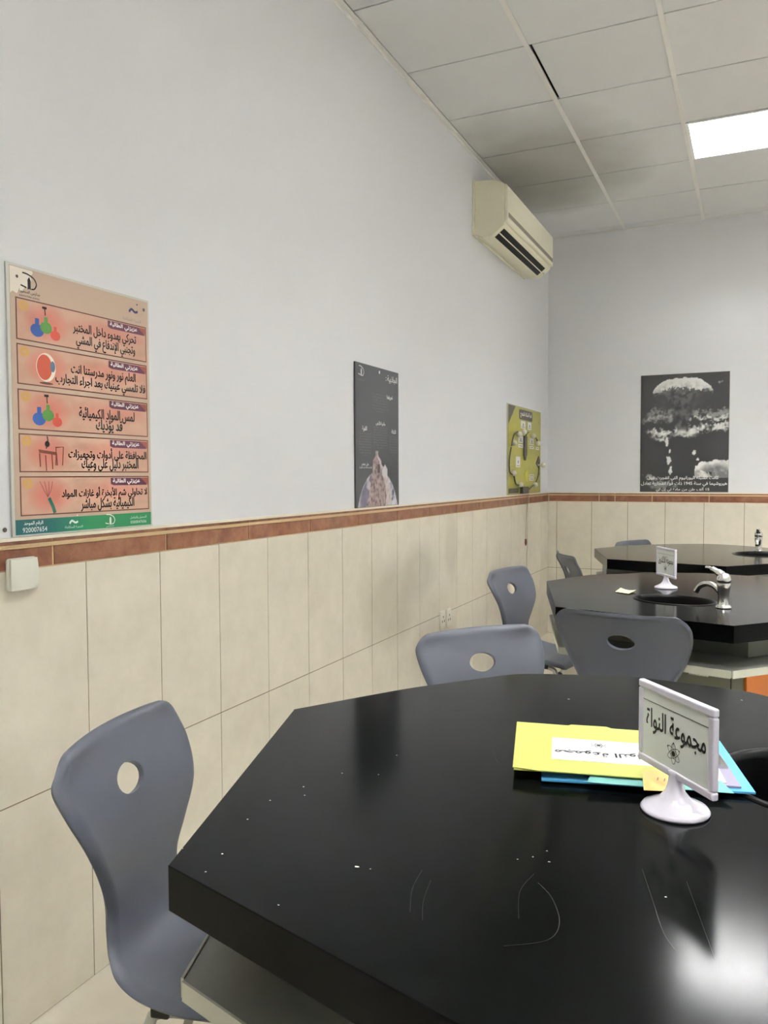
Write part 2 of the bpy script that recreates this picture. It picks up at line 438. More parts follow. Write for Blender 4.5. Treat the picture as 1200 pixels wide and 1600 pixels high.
# ------------------------------------------------------------------ recessed ceiling lights
def ceiling_light(x, y):
    t = empty('ceiling_light', (x, y, ZC))
    mb = MB(); h = .286
    mb.box((-h, -h, .10), (h, h, .105))
    for s in (-1, 1):
        mb.box((min(s * h, s * (h + .004)), -h, 0), (max(s * h, s * (h + .004)), h, .105)); mb.box((-h, min(s * h, s * (h + .004)), 0), (h, max(s * h, s * (h + .004)), .105))
        mb.box((min(s * (h - .012), s * (h + .006)), -h - .006, -.002), (max(s * (h - .012), s * (h + .006)), h + .006, .001)); mb.box((-h + .012, min(s * (h - .012), s * (h + .006)), -.002), (h - .012, max(s * (h - .012), s * (h + .006)), .001))
    mb.build('housing', M['lampwhite'], t)
    for k in range(4):
        ty = (-.5 + (k + .5) / 4) * .50
        mb = MB(); mb.tube([(-.27, ty, .082), (.27, ty, .082)], .016, 10); mb.build('lamp_tube', M['glow'], t, smooth=True)
    mb = MB()
    for k in range(3):                          # lengthwise reflectors between the tubes
        ty = (-.5 + (k + 1) / 4) * .50
        mb.box((-.274, ty - .0015, .002), (.274, ty + .0015, .058))
    for k in range(1, 8):
        tx = -.274 + .548 * k / 8; mb.box((tx - .001, -.274, .004), (tx + .001, .274, .058))
    mb.build('louvre', M['louvre'], t)
    return t
for i, (x, y) in enumerate(LIGHTS):
    if i == 0:
        L0 = ceiling_light(x, y)
        tag(L0, 'glowing recessed square ceiling light with a louvre grid, near the back wall', 'ceiling light', 'recessed ceiling lights')
    else:
        L = copy_tree(L0); L.location = (x, y, ZC)  # unseen copies of the visible light, added to brighten the room
        tag(L, 'recessed square ceiling light with louvre grid, added unseen for room light', 'ceiling light', 'recessed ceiling lights')

# ================================================================== TABLES
def lineint(p, d, q, e):
    den = d.x * e.y - d.y * e.x; t = ((q.x - p.x) * e.y - (q.y - p.y) * e.x) / den
    return p + d * t
def inset_poly(poly, ins):
    """poly counter-clockwise, one inset per edge (edge i goes from i to i+1)"""
    n = len(poly); P = [Vector(p) for p in poly]; lines = []
    for i in range(n):
        d = (P[(i + 1) % n] - P[i]).normalized(); lines.append((P[i] + Vector((-d.y, d.x)) * ins[i], d))
    return [tuple(lineint(*lines[i - 1], *lines[i])) for i in range(n)]
def lab_table(A, B, Cc, D, far, sink, label, faucet=None, chips=(), low_ins=(.46, .30, .2, .3, .3, .34)):
    """A left far corner, B left near corner, Cc near right corner, D right corner, far = outline from A round to D"""
    o = Vector((A[0] + .70, A[1] - .15, 0))
    t = empty('lab_table', o); tag(t, label, 'table', 'black topped lab tables')
    L = lambda p: (p[0] - o.x, p[1] - o.y)
    fp = smooth_path([(*A, 0)] + [(*q, 0) for q in far] + [(*D, 0)], 5)
    outline = [L(B), L(Cc)] + [L(q) for q in fp[::-1]]            # counter-clockwise B, C, D ... A
    sc, srx, sry, srot = sink[0], sink[1], sink[2], sink[3]
    s0 = L(sc); n = 40
    ring = [(s0[0] + srx * math.cos(a) * math.cos(srot) - sry * math.sin(a) * math.sin(srot), s0[1] + srx * math.cos(a) * math.sin(srot) + sry * math.sin(a) * math.cos(srot)) for a in [2 * math.pi * k / n for k in range(n)]]
    # worktop with a real hole
    bm = bmesh.new()
    def loop(pts, z): 
        v = [bm.verts.new((a, b, z)) for a, b in pts]; e = [bm.edges.new((v[i], v[(i + 1) % len(v)])) for i in range(len(v))]; return v, e
    vo, eo = loop(outline, HT); vi, ei = loop(ring, HT)
    bmesh.ops.triangle_fill(bm, edges=eo + ei, use_beauty=True)
    top = bm.faces[:]
    ret = bmesh.ops.extrude_face_region(bm, geom=top)
    for g in ret['geom']:
        if isinstance(g, bmesh.types.BMVert): g.co.z -= .062
    mb = MB(); mb.bm.free(); mb.bm = bm
    tt = mb.build('tabletop', M['black'], t, bevel=.003)
    # sink bowl with a raised lip
    mb = MB(); prof = [(1.05, .0003), (1.045, .0022), (1.02, .0034), (.97, .003), (.94, -.01), (.92, -.06), (.86, -.125), (.6, -.142), (.1, -.146)]
    prof_o = [(.1, -.152), (.64, -.149), (.9, -.132), (.96, -.07), (.985, -.02), (1.0, -.0)]
    rings = []
    for f, z in prof + prof_o[0:]:
        rings.append([mb._v((s0[0] + (p[0] - s0[0]) * f * .98, s0[1] + (p[1] - s0[1]) * f * .98, HT + z)) for p in ring])
    for a, b in zip(rings, rings[1:]):
        for k in range(n): mb.bm.faces.new((a[k], a[(k + 1) % n], b[(k + 1) % n], b[k]))
    mb.build('sink', M['sink'], t, smooth='all')
    hexa = [L(B), L(Cc), L(D), L(far[-4]), L(far[3]), L(A)]
    hexa = [L(B), L(Cc), L(D), L(far[-3]), L((A[0] + .41, A[1] + .52)), L(A)]
    up = inset_poly(hexa, [.26, .14, .2, .2, .2, .03])
    low = inset_poly(hexa, low_ins)
    up_in = inset_poly(up, [.016] * 6); mb = MB()
    for i in range(6):
        j = (i + 1) % 6; mb.prism([up[i], up[j], up_in[j], up_in[i]], .702, HT - .0625)
    mb.build('upper_cabinet', M['grey_lam'], t)
    sh = inset_poly(hexa, [.015, .015, .015, .03, .03, .015])
    mb = MB(); mb.prism(sh, .676, .699)
    shelf = mb.build('shelf', M['shelf'], t, bevel=.002)
    mb = MB()
    for i in range(len(sh)):
        a, b = Vector(sh[i]), Vector(sh[(i + 1) % len(sh)]); d = (b - a).normalized(); nrm = Vector((d.y, -d.x))
        mb.prism([tuple(a + d * .003), tuple(b - d * .003), tuple(b - d * .003 + nrm * .004), tuple(a + d * .003 + nrm * .004)], .674, .701)
    mb.build('edge_band', M['shelf_edge'], shelf)
    mb = MB(); mb.prism(low, .0, .676); mb.build('lower_cabinet', M['grey_lam'], t, bevel=.002)
    # fittings on the B-C face
    b2, c2 = Vector(low[0]), Vector(low[1]); d = (c2 - b2).normalized(); nrm = Vector((d.y, -d.x)); Ln = (c2 - b2).length
    def onface(p0, dd, nn, s, lo, hi, z0, z1, th, name, m, par, bev=.001):
        mb = MB(); q = [p0 + dd * lo, p0 + dd * hi, p0 + dd * hi + nn * th, p0 + dd * lo + nn * th]
        mb.prism([tuple(v) for v in q], z0, z1); return mb.build(name, m, par, bevel=bev)
    so = onface(b2, d, nrm, 0, Ln - .20, Ln - .125, .56, .646, .008, 'socket_plate', M['outlet'], t)
    for s_, z_ in ((-.02, .60), (.02, .60), (0, .63)):
        p = b2 + d * (Ln - .1625 + s_) + nrm * .0082; mb = MB()
        mb.box((p.x - .004, p.y - .001, z_ - .006), (p.x + .004, p.y + .001, z_ + .006)); mb.build('socket_hole', M['hole'], so)
    onface(b2, d, nrm, 0, Ln - .04, Ln - .036, .02, .67, .0012, 'panel_joint', M['hole'], t, 0)
    d3 = (Vector(low[2]) - c2).normalized(); n3 = Vector((d3.y, -d3.x)); L3 = (Vector(low[2]) - c2).length
    dr = onface(c2, d3, n3, 0, .012, L3 - .02, .08, .655, .016, 'door', M['orange'], t, .002)
    mb = MB(); p = c2 + d3 * (L3 - .08) + n3 * .016
    mb.tube([(p.x, p.y, .5), (p.x + n3.x * .03, p.y + n3.y * .03, .5), (p.x + n3.x * .03, p.y + n3.y * .03, .4), (p.x, p.y, .4)], .005); mb.build('handle', M['chrome'], dr, smooth=True)
    if faucet:
        fx, fy, fa, ksz = faucet; p = L((fx, fy))
        fr = MB(); S = Matrix.Translation((p[0], p[1], HT)) @ Matrix.Rotation(fa, 4, 'Z') @ Matrix.Scale(ksz, 4)
        fr.T = S
        fr.lathe([(.028, .0), (.030, .003), (.029, .008), (.022, .014), (.020, .03), (.021, .055), (.024, .075), (.026, .09), (.025, .098)], n=24)
        f = fr.build('faucet', M['chrome'], t, smooth=True)
        sp = MB(); sp.T = S
        sp.tube(smooth_path([(.012, 0, .058), (.04, 0, .082), (.075, 0, .088), (.105, 0, .074), (.122, 0, .05)], 6), [.012] * 6 + [.0115] * 12 + [.0105] * 7, 12); sp.build('spout', M['chrome'], f, smooth='all')
        lv = MB(); lv.T = S
        lv.lathe([(.024, .099), (.027, .104), (.027, .114), (.024, .126), (.016, .135), (.004, .138)], n=24)
        lv.tube(smooth_path([(.006, 0, .128), (.035, 0, .142), (.06, 0, .152), (.078, 0, .153)], 5), [.016] * 4 + [.012] * 5 + [.007] * 7, 10)
        lv.build('lever', M['chrome'], f, smooth='all')
    if chips:
        mb = MB()
        for cx, cy, r_ in chips:
            q = L((cx, cy)); k = random.randint(5, 7); a0 = random.random() * 6
            flat(mb, [(q[0] + r_ * random.uniform(.5, 1.2) * math.cos(a0 + 2 * math.pi * i / k), q[1] + r_ * random.uniform(.4, 1) * math.sin(a0 + 2 * math.pi * i / k)) for i in range(k)], HT + .0005)
        c_ = mb.build('chipped_speck', M['chip'], tt); c_['kind'] = 'stuff'; c_['label'] = 'white specks chipped into the black top'
    return t, L
FAR = [(.124, .204), (.186, .295), (.291, .423), (.367, .507), (.474, .55), (.566, .576), (.643, .596), (.861, .568), (.951, .533), (1.13, .37), (1.3, .12), (1.40, -.13)]
A1 = (.724, -5.423)
def rel(A, pts, k=1): return [(A[0] + p[0] * k, A[1] + p[1] * k) for p in pts]
chips1 = [(1.173, -6.007, .0042), (1.192, -6.005, .0015), (.958, -5.944, .002), (.95, -5.87, .0022), (.97, -5.80, .002), (.99, -5.83, .0018), (1.0, -5.72, .0016), (.93, -6.06, .0016), (.99, -6.05, .002), (1.39, -5.86, .0018), (1.377, -5.885, .0016), (1.40, -5.89, .0018), (1.36, -5.9, .0014), (1.55, -5.92, .002), (1.05, -5.60, .0014), (1.06, -5.70, .0012), (1.26, -5.1, .003), (1.62, -4.95, .003), (1.0, -6.1, .0014), (1.13, -6.13, .0016)]
T1, L1 = lab_table(A1, (.943, -6.106), (1.605, -6.30), (2.09, -5.76), rel(A1, FAR), ((1.752, -5.43), .165, .165, 0), 'large black six-sided lab table nearest the camera, yellow folder lying on it', None, chips1)
A2 = (.727, -3.08)
T2, L2 = lab_table(A2, (.938, -3.819), (1.581, -3.978), (2.07, -3.436), rel(A2, [(.123, .283), (.184, .36)]) + rel(A2, FAR[2:], 1.05), ((1.345, -3.465), .165, .13, -.35),
                   'black six-sided lab table in the middle with a chrome tap and pale sticky note', (1.535, -3.595, math.radians(150), .98))
A3 = (.623, -1.236)
T3, L3 = lab_table(A3, (.823, -1.923), (1.50, -2.075), (1.98, -1.54), [(.756, -.979), (.86, -.85), (.959, -.747), (1.05, -.675), (1.148, -.617), (1.25, -.573), (1.35, -.548), (1.52, -.60), (1.724, -.74), (1.88, -.93), (1.97, -1.15), (2.01, -1.35)], ((1.70, -1.26), .19, .19, 0),
                   'black lab table farthest away, standing before the back wall', (1.662, -1.035, math.radians(-95), .98))
# scratches on the near worktop
tt1 = [c for c in T1.children if c.name.startswith('tabletop')][0]
mb = MB()
for pts, wd in (([(1.255, -5.98), (1.262, -6.03), (1.28, -6.08)], .0012), ([(1.275, -6.0), (1.285, -6.05), (1.30, -6.09)], .001), ([(1.40, -5.95), (1.425, -5.98), (1.445, -6.03), (1.44, -6.07), (1.40, -6.10)], .0015),
                ([(1.515, -5.86), (1.535, -5.93), (1.555, -6.0), (1.57, -6.03)], .0012), ([(1.57, -5.87), (1.59, -5.95), (1.61, -6.03)], .0009), ([(1.39, -5.93), (1.385, -5.98), (1.40, -6.04)], .001),
                ([(1.02, -5.3), (1.06, -5.28)], .001), ([(1.2, -5.5), (1.23, -5.56)], .0008)):
    stroke(mb, [L1(p) for p in pts], wd * .6, HT + .0004)
s_ = mb.build('scratch', M['scratch'], tt1); s_['kind'] = 'stuff'; s_['label'] = 'pale scratches on the black top'

# ================================================================== CHAIRS
ROWS = [(-.240, .850, .225, .040), (-.223, .815, .238, .020), (-.195, .76, .236, .020), (-.172, .69, .212, .026), (-.165, .62, .171, .027), (-.165, .56, .141, .024), (-.162, .51, .143, .022), (-.150, .474, .162, .022), (-.122, .444, .184, .020), (-.065, .424, .202, .018), (.02, .418, .210, .012), (.11, .426, .208, .006), (.165, .422, .200, .0), (.195, .402, .188, -.004)]
def chair_shell(parent):
    R = [ROWS[0]] + ROWS + [ROWS[-1]]; Cn = []
    n = 8
    for i in range(1, len(R) - 2):
        for k in range(n):
            t = k / n; a, b, c, d = R[i - 1:i + 3]
            Cn.append(tuple(.5 * (2 * q + (r - p) * t + (2 * p - 5 * q + 4 * r - s) * t * t + (3 * q - p - 3 * r + s) * t ** 3) for p, q, r, s in zip(a, b, c, d)))
    Cn.append(ROWS[-1])
    S = [0]
    for a, b in zip(Cn, Cn[1:]): S.append(S[-1] + math.dist(a[:2], b[:2]))
    Lt = S[-1]; nu = 48; r = .055
    # hole in the backrest, an ellipse in the shell's own (x, s) measure
    hx, hs, ha, hb = 0, .105, .050, .030
    bm = bmesh.new(); grid = []
    for i, (c, s) in enumerate(zip(Cn, S)):
        y, z, hw, cv = c; hw0 = hw
        if s < r: hw = hw - r + math.sqrt(max(0, r * r - (r - s) ** 2))
        if Lt - s < r: q = Lt - s; hw = hw - r + math.sqrt(max(0, r * r - (r - q) ** 2))
        a = Cn[max(0, i - 1)]; b = Cn[min(len(Cn) - 1, i + 1)]
        ty, tz = b[0] - a[0], b[1] - a[1]; l = math.hypot(ty, tz); ny, nz = -tz / l, ty / l
        if ny < 0 and nz < 0: ny, nz = -ny, -nz
        grid.append((y, z, hw, cv, ny, nz, s))
    def surf(x, row):
        y, z, hw, cv, ny, nz, s = row
        u = max(-1, min(1, x / hw)); d = min((1 - abs(u)) * hw, s, Lt - s)
        f = cv * u * u * (hw / .2) ** 2
        if d < .018: f -= .012 * (1 - d / .018) ** 2
        z += .014 * (1 - u * u) * max(0, 1 - s / .09)      # crowned top edge
        return Vector((x, y + ny * f, z + nz * f))
    def surf_s(x, s):
        for i in range(len(grid) - 1):
            if grid[i][6] <= s <= grid[i + 1][6]:
                t = (s - grid[i][6]) / max(1e-9, grid[i + 1][6] - grid[i][6])
                return surf(x, tuple(p + (q - p) * t for p, q in zip(grid[i], grid[i + 1])))
        return surf(x, grid[-1])
    V = []; XS = {}
    for row in grid:
        line = []
        for j in range(nu + 1):
            x = (-1 + 2 * j / nu) * row[2]; v = bm.verts.new(surf(x, row)); XS[v] = (x, row[6]); line.append(v)
        V.append(line)
    for i in range(len(V) - 1):
        for j in range(nu):
            q = (V[i][j], V[i][j + 1], V[i + 1][j + 1], V[i + 1][j])
            cx = sum(XS[v][0] for v in q) / 4; cs = sum(XS[v][1] for v in q) / 4
            if ((cx - hx) / ha) ** 2 + ((cs - hs) / hb) ** 2 < 1: continue
            bm.faces.new(q)
    for v in bm.verts:
        x, s = XS[v]
        if v.is_boundary and abs(x) < .09 and .03 < s < .15:
            a = math.atan2((s - hs) / hb, (x - hx) / ha); v.co = surf_s(hx + ha * math.cos(a), hs + hb * math.sin(a))
    bmesh.ops.delete(bm, geom=[v for v in bm.verts if not v.link_faces], context='VERTS')
    bmesh.ops.recalc_face_normals(bm, faces=bm.faces[:])
    mb = MB(); mb.bm.free(); mb.bm = bm
    o = mb.build('seat_shell', M['chair'], parent, smooth='all', normals=False)
    so = o.modifiers.new('thick', 'SOLIDIFY'); so.thickness = .013; so.offset = 0
    bv = o.modifiers.new('bevel', 'BEVEL'); bv.width = .005; bv.segments = 3; bv.limit_method = 'ANGLE'; bv.angle_limit = math.radians(50)
    return o
def make_chair(label):
    t = empty('school_chair'); tag(t, label, 'chair', 'grey plastic chairs round the lab tables')
    chair_shell(t)
    for s in (-1, 1):
        x = s * .165
        P = smooth_path([(x * 1.18, -.19, .012), (x * 1.08, -.13, .20), (x, -.085, .32)], 4) + smooth_path([(x, -.06, .384), (x, -.02, .396), (x, .10, .396), (x, .14, .386)], 3) + smooth_path([(x * 1.04, .165, .32), (x * 1.1, .185, .2), (x * 1.18, .205, .012)], 4)
        mb = MB(); mb.tube(P, .011, 10); mb.build('leg_frame', M['steel'], t, smooth='all')
        for y_ in (-.04, .09):
            mb = MB(); mb.box((x - .016, y_ - .018, .388), (x + .016, y_ + .018, .420)); mb.build('mounting_clip', M['rubber'], t, bevel=.004)
        for y_ in (-.19, .205):
            mb = MB(); mb.lathe([(.014, 0), (.016, .004), (.015, .03), (.012, .034)], (x * 1.18, y_, 0), 14); mb.build('rubber_foot', M['rubber'], t, smooth=True)
    mb = MB(); mb.tube([(-.165, .09, .394), (.165, .09, .394)], .009, 8); mb.build('cross_bar', M['steel'], t, smooth='all')
    return t
CH = [('grey plastic chair nearest the camera, left of the near black table', .668, -5.632, .238),
      ('grey chair behind the near table, facing us with its oval hole showing wall', .976, -4.531, -.695),
      ('grey chair seen from behind, pushed in at the near side of the middle table', 1.235, -3.768, 1.43),
      ('grey chair left of the middle table, beside the wall sockets', .626, -2.722, -.201),
      ('grey chair at the left side of the farthest black table', .708, -1.60, .47),
      ('grey chair behind the farthest table, only its top edge showing by the back wall', .973, -.612, -.466)]
for i, (lab, x, y, a) in enumerate(CH):
    if i == 0: c0 = make_chair(lab); c = c0
    else: c = copy_tree(c0); c['label'] = lab
    c.location = (x, y, 0); c.scale = (1.02,) * 3 if i == 2 else (1, 1, 1); c.rotation_euler = (0, 0, a - math.pi / 2)

# ================================================================== SIGN STANDS
def sign_stand(base, face, label, words):
    """face = angle of the direction the card looks to"""
    t = empty('sign_holder', (base[0], base[1], HT + .0006), face + math.pi / 2)      # local -Y looks to the reader, X to the right
    tag(t, label, 'sign')
    mb = MB(); mb.lathe([(.050, 0), (.051, .003), (.048, .007), (.036, .012), (.024, .019), (.015, .030), (.0105, .045), (.0095, .056), (.011, .062)], n=40); mb.build('base', M['white_pl'], t, smooth='all')
    W, H, z0, th = .186, .132, .050, .0055
    fr = MB(); fr.T = Matrix(((1, 0, 0, 0), (0, 0, -1, 0), (0, 1, 0, z0), (0, 0, 0, 1)))     # local u right, v up, w to the reader
    b = .0125
    for lo, hi in (((-W / 2, 0), (W / 2, b)), ((-W / 2, H - b), (W / 2, H)), ((-W / 2, b), (-W / 2 + b, H - b)), ((W / 2 - b, b), (W / 2, H - b))):
        fr.box((lo[0], lo[1], -th), (hi[0], hi[1], th))
    f = fr.build('frame', M['white_pl'], t, bevel=.003, seg=3)
    cd_ = MB(); cd_.T = Matrix(((1, 0, 0, 0), (0, 0, -1, 0), (0, 1, 0, z0), (0, 0, 0, 1)))
    cd_.box((-W / 2 + b - .001, b - .001, -.0035), (W / 2 - b + .001, H - b + .001, .0035)); c = cd_.build('card', M['card'], t)
    tx = MB(); tx.T = Matrix(((1, 0, 0, 0), (0, 0, -1, 0), (0, 1, 0, z0), (0, 0, 0, 1)))
    text(tx, words, .002, .073, w=.146, h=.040, z=.0040, bold=.022)
    tx.box((-W / 2 + b, .102, .0034), (W / 2 - b, .1028, .0040))
    for k in range(3):                                            # atom symbol
        a = math.radians(30 + 60 * k)
        pts = [(.016 * math.cos(q) * math.cos(a) - .006 * math.sin(q) * math.sin(a), .038 + .016 * math.cos(q) * math.sin(a) + .006 * math.sin(q) * math.cos(a)) for q in [2 * math.pi * j / 28 for j in range(29)]]
        stroke(tx, pts, .0009, .0040, 0)
    disc(tx, (0, .038), .0045, .0042, 14)
    for k in range(3): disc(tx, (.016 * math.cos(math.radians(30 + 60 * k)), .038 + .016 * math.sin(math.radians(30 + 60 * k))), .0015, .0042, 8)
    tx.build('lettering', M['ink'], c)
    return t
sign_stand((1.537, -5.648), math.atan2(-.120, -.142), 'large white plastic sign holder standing on the near table before the sink', 'مجموعة النواة')
sign_stand((1.278, -3.105), math.atan2(-.515, -.857) , 'small white sign holder standing on the middle table beside its sink', 'مجموعة الالكترون')

# ================================================================== PAPERS ON THE NEAR TABLE
def sheet(name, corners, z, th, m, label=None, cat=None, parent=None, curl=None, bevel=0):
    """a thin slab over four world corners (counter-clockwise) resting at height z"""
    cx = sum(c[0] for c in corners) / 4; cy = sum(c[1] for c in corners) / 4
    mb = MB(); n = 14
    P = [Vector((a - cx, b - cy, 0)) for a, b in corners]
    G = []
    for i in range(n + 1):
        for j in range(n + 1):
            u, v = i / n, j / n
            p = (P[0] * (1 - u) + P[1] * u) * (1 - v) + (P[3] * (1 - u) + P[2] * u) * v
            G.append((p, curl(u, v) if curl else 0))
    tv = [mb._v((p.x, p.y, th + c)) for p, c in G]; bv = [mb._v((p.x, p.y, c)) for p, c in G]
    I = lambda i, j: i * (n + 1) + j
    for i in range(n):
        for j in range(n):
            mb.bm.faces.new((tv[I(i, j)], tv[I(i + 1, j)], tv[I(i + 1, j + 1)], tv[I(i, j + 1)])); mb.bm.faces.new((bv[I(i, j)], bv[I(i, j + 1)], bv[I(i + 1, j + 1)], bv[I(i + 1, j)]))
        for a, b in ((I(i, 0), I(i + 1, 0)), (I(i, n), I(i + 1, n)), (I(0, i), I(0, i + 1)), (I(n, i), I(n, i + 1))):
            mb.bm.faces.new((tv[a], tv[b], bv[b], bv[a]))
    o = mb.build(name, m, parent, smooth=True)
    o.location = (cx, cy, z)
    if label: tag(o, label, cat)
    return o
zt = HT + .0045
# blue folder lying open underneath
fol = sheet('folder', [(1.325, -5.625), (1.649, -5.545), (1.587, -5.30), (1.262, -5.375)], zt, .003, M['blue'], 'blue card folder lying under the yellow folder and clipboard', 'folder', curl=lambda u, v: .0015 * u)
cl = sheet('clipboard', [(1.42, -5.585), (1.628, -5.538), (1.578, -5.338), (1.37, -5.385)], zt + .0052, .003, M['purple'], 'grey purple clipboard with metal clip lying inside the blue folder', 'clipboard')
mb = MB(); mb.T = Matrix.Rotation(math.radians(15), 4, 'Z')
mb.box((.085, -.03, .003), (.103, .03, .007)); mb.tube([(.088, -.028, .009), (.088, .028, .009)], .004, 10); mb.tube([(.084, -.024, .008), (.076, -.010, .010), (.076, .010, .010), (.084, .024, .008)], .0018, 8)
mb.build('clip', M['chrome'], cl, smooth=True)
sheet('paper_sheet', [(1.43, -5.577), (1.606, -5.533), (1.568, -5.36), (1.388, -5.39)], zt + .0084, .0008, M['paper'], 'plain white paper sheet lying on the clipboard behind the sign', 'paper')
sheet('paper_sheet', [(1.415, -5.60), (1.592, -5.554), (1.568, -5.47), (1.40, -5.52)], zt + .0096, .0007, M['pblue'], 'pale blue paper lying over the white sheet behind the sign', 'paper')
sheet('paper_sheet', [(1.40, -5.628), (1.618, -5.572), (1.598, -5.535), (1.40, -5.585)], zt + .0106, .0007, M['teal'], 'teal paper strip along the near edge of the blue folder', 'paper', curl=lambda u, v: -.006 * u * (1 - v) * .5)
mb = MB(); mb.tube([(0, 0, 0), (.02, .0045, 0), (.115, .026, 0), (.122, .0275, 0)], [.0015, .0042, .0042, .0035], 10)
pen = mb.build('pen', M['rubber'], smooth=True); pen.location = (1.462, -5.478, zt + .0155); tag(pen, 'black pen lying on the white sheet under the clipboard clip', 'pen')
# yellow folder on top, its right end under the sign's back
yf = empty('folder', (1.277, -5.623, zt + .0145), math.radians(12.5)); tag(yf, 'bright yellow card folder with a white name strip, on top of the blue folder', 'folder')
mb = MB(); TH_ = .0016
def slab(mb, pts, z0, z1): mb.prism(pts, z0, z1)
# outline in the folder's own frame: x along the near edge, y towards the far edge
slab(mb, [(-.002, .0), (.04, -.008), (.27, -.006), (.293, .004), (.28, .243), (.175, .247), (.165, .256), (.098, .257), (.092, .25), (-.008, .255)], 0, TH_)
cov = mb.build('cover', M['yellow'], yf, bevel=.0004)
mb = MB(); slab(mb, [(.0, -.004), (.291, -.002), (.278, .24), (-.004, .248)], -.0022, -.0006); mb.build('back_cover', M['yellow'], yf)
mb = MB(); slab(mb, [(.062, .052), (.232, .050), (.232, .165), (.062, .170)], TH_, TH_ + .0004); strip = mb.build('name_strip', M['paper'], yf)
mb = MB()
text(mb, 'مجموعة النواة', .147, .092, w=.158, maxh=.046, z=TH_ + .0008, bold=.015, rot=math.pi)
for k in range(3):
    a = math.radians(30 + 60 * k)
    stroke(mb, [(.145 + .014 * math.cos(q) * math.cos(a) - .006 * math.sin(q) * math.sin(a), .138 + .014 * math.cos(q) * math.sin(a) + .006 * math.sin(q) * math.cos(a)) for q in [2 * math.pi * j / 24 for j in range(25)]], .0008, TH_ + .0007, 0)
disc(mb, (.145, .138), .004, TH_ + .0009, 12)
mb.build('lettering', M['ink'], strip)
mb = MB(); slab(mb, [(.098, .250), (.165, .249), (.165, .2495), (.10, .2505)], TH_, TH_ + .0004)
st = sheet('sticky_note', [(1.490, -5.640), (1.548, -5.622), (1.530, -5.565), (1.480, -5.578)], zt + .0166, .0006, M['sticky'], 'small orange sticky note on the yellow folder behind the sign stem', 'sticky note', curl=lambda u, v: .010 * v * v)
mb = MB(); text(mb, '11', .0, -.002, h=.014, z=.008, bold=.0); mb.build('lettering', M['p_rust'], st)
# pale note on the middle table
sn = sheet('sticky_note', [(1.09, -3.335), (1.152, -3.375), (1.172, -3.285), (1.10, -3.245)], HT + .0008, .0006, M['pale_yellow'], 'pale yellow sticky note lying on the middle table near its sink', 'sticky note', curl=lambda u, v: .006 * (u - .5) ** 2 * 4 * v + .002)

# ================================================================== POSTERS
def logo(mb, u, v, k, z):
    """school mark: a bowl stroke with a pencil"""
    stroke(mb, [(u - .028 * k, v + .03 * k), (u - .005 * k, v + .028 * k), (u + .02 * k, v + .018 * k), (u + .03 * k, v), (u + .022 * k, v - .016 * k), (u + .008 * k, v - .02 * k)], .005 * k, z)
    stroke(mb, [(u - .036 * k, v - .013 * k), (u - .012 * k, v - .018 * k)], .005 * k, z, 0)
    flat(mb, [(u - .007 * k, v - .024 * k), (u, v - .020 * k), (u + .006 * k, v - .024 * k), (u + .006 * k, v + .010 * k), (u, v + .02 * k), (u - .007 * k, v + .010 * k)], z)
def wave(mb, u, v, k, z):
    stroke(mb, [(u - .016 * k, v - .005 * k), (u - .007 * k, v + .003 * k), (u + .006 * k, v - .003 * k), (u + .016 * k, v)], .006 * k, z)
    disc(mb, (u + .014 * k, v + .018 * k), .0025 * k, z, 8)

# ---- safety rules poster on the left wall
PW, PH = .497, .663
sp = empty('safety_poster', mtx=wall_left_mtx(-5.542, 1.2285, .0045)); tag(sp, 'pink and tan lab rules poster with five Arabic panels, left wall', 'poster')
mb = MB(); mb.box((0, 0, -.0035), (PW, PH, .002)); bd = mb.build('backing_board', M['acrylic'], sp, bevel=.0008)
mb = MB(); mb.box((.008, .004, .002), (PW - .006, PH - .006, .0026)); mb.build('print_sheet', M['p_tan'], sp)
Z = .0028
mb = MB(); fl = []
for k in range(26):
    a = math.pi / 2 * k / 25; r_ = .066 * (1 + .05 * math.sin(k * 1.3)) ; fl.append((.009 + r_ * math.cos(a) * 1.0, PH - .008 - r_ * math.sin(a) * .95))
flat(mb, [(.009, PH - .008)] + fl, Z); mb.build('torn_corner', M['p_white'], sp)
mb = MB(); logo(mb, .066, PH - .039, .72, Z + .0003); text(mb, 'مدارس المتطورة', .066, PH - .063, w=.064, maxh=.013, z=Z + .0003); text(mb, 'ALMUTATWRA SCHOOL', .066, PH - .0735, w=.062, maxh=.006, z=Z + .0003)
mb.build('school_logo', M['ink'], sp)
mb = MB(); wave(mb, .432, PH - .040, 1.1, Z); mb.build('wave_logo', M['p_navy'], sp)
mb = MB(); text(mb, 'التنمية المتكاملة', .425, PH - .068, w=.075, maxh=.014, z=Z, bold=.0); mb.build('header_lettering', M['gink'], sp)
mb = MB(); mb.ball((PW - .022, PH - .03, .003), .005, 10, (1, 1, .4)); mb.ball((.03, PH - .03, .003), .004, 10, (1, 1, .4)); mb.build('screw', M['wire'], sp)
rules = [(.120, .274, ['تحركي بهدوء داخل المختبر', 'وتجنبي الإندفاع في المشي'], (.41, .885), (.43, .875)),
         (.288, .437, ['العلم نور ونور مدرستنا انت', 'فلا تلمسي عينيك بعد اجراء التجارب'], (.39, .875), (.285, .955)),
         (.454, .604, ['لمس المواد الكيميائية', 'قد يؤذيك'], (.44, .86), (.56, .76)),
         (.618, .762, ['المحافظة على أدوات وتجهيزات', 'المختبر دليل على وعيك'], (.36, .955), (.45, .885)),
         (.777, .925, ['لا تحاولي شم الأبخرة أو غازات المواد', 'الكيميائية بشكل مباشر'], (.31, .955), (.44, .845))]
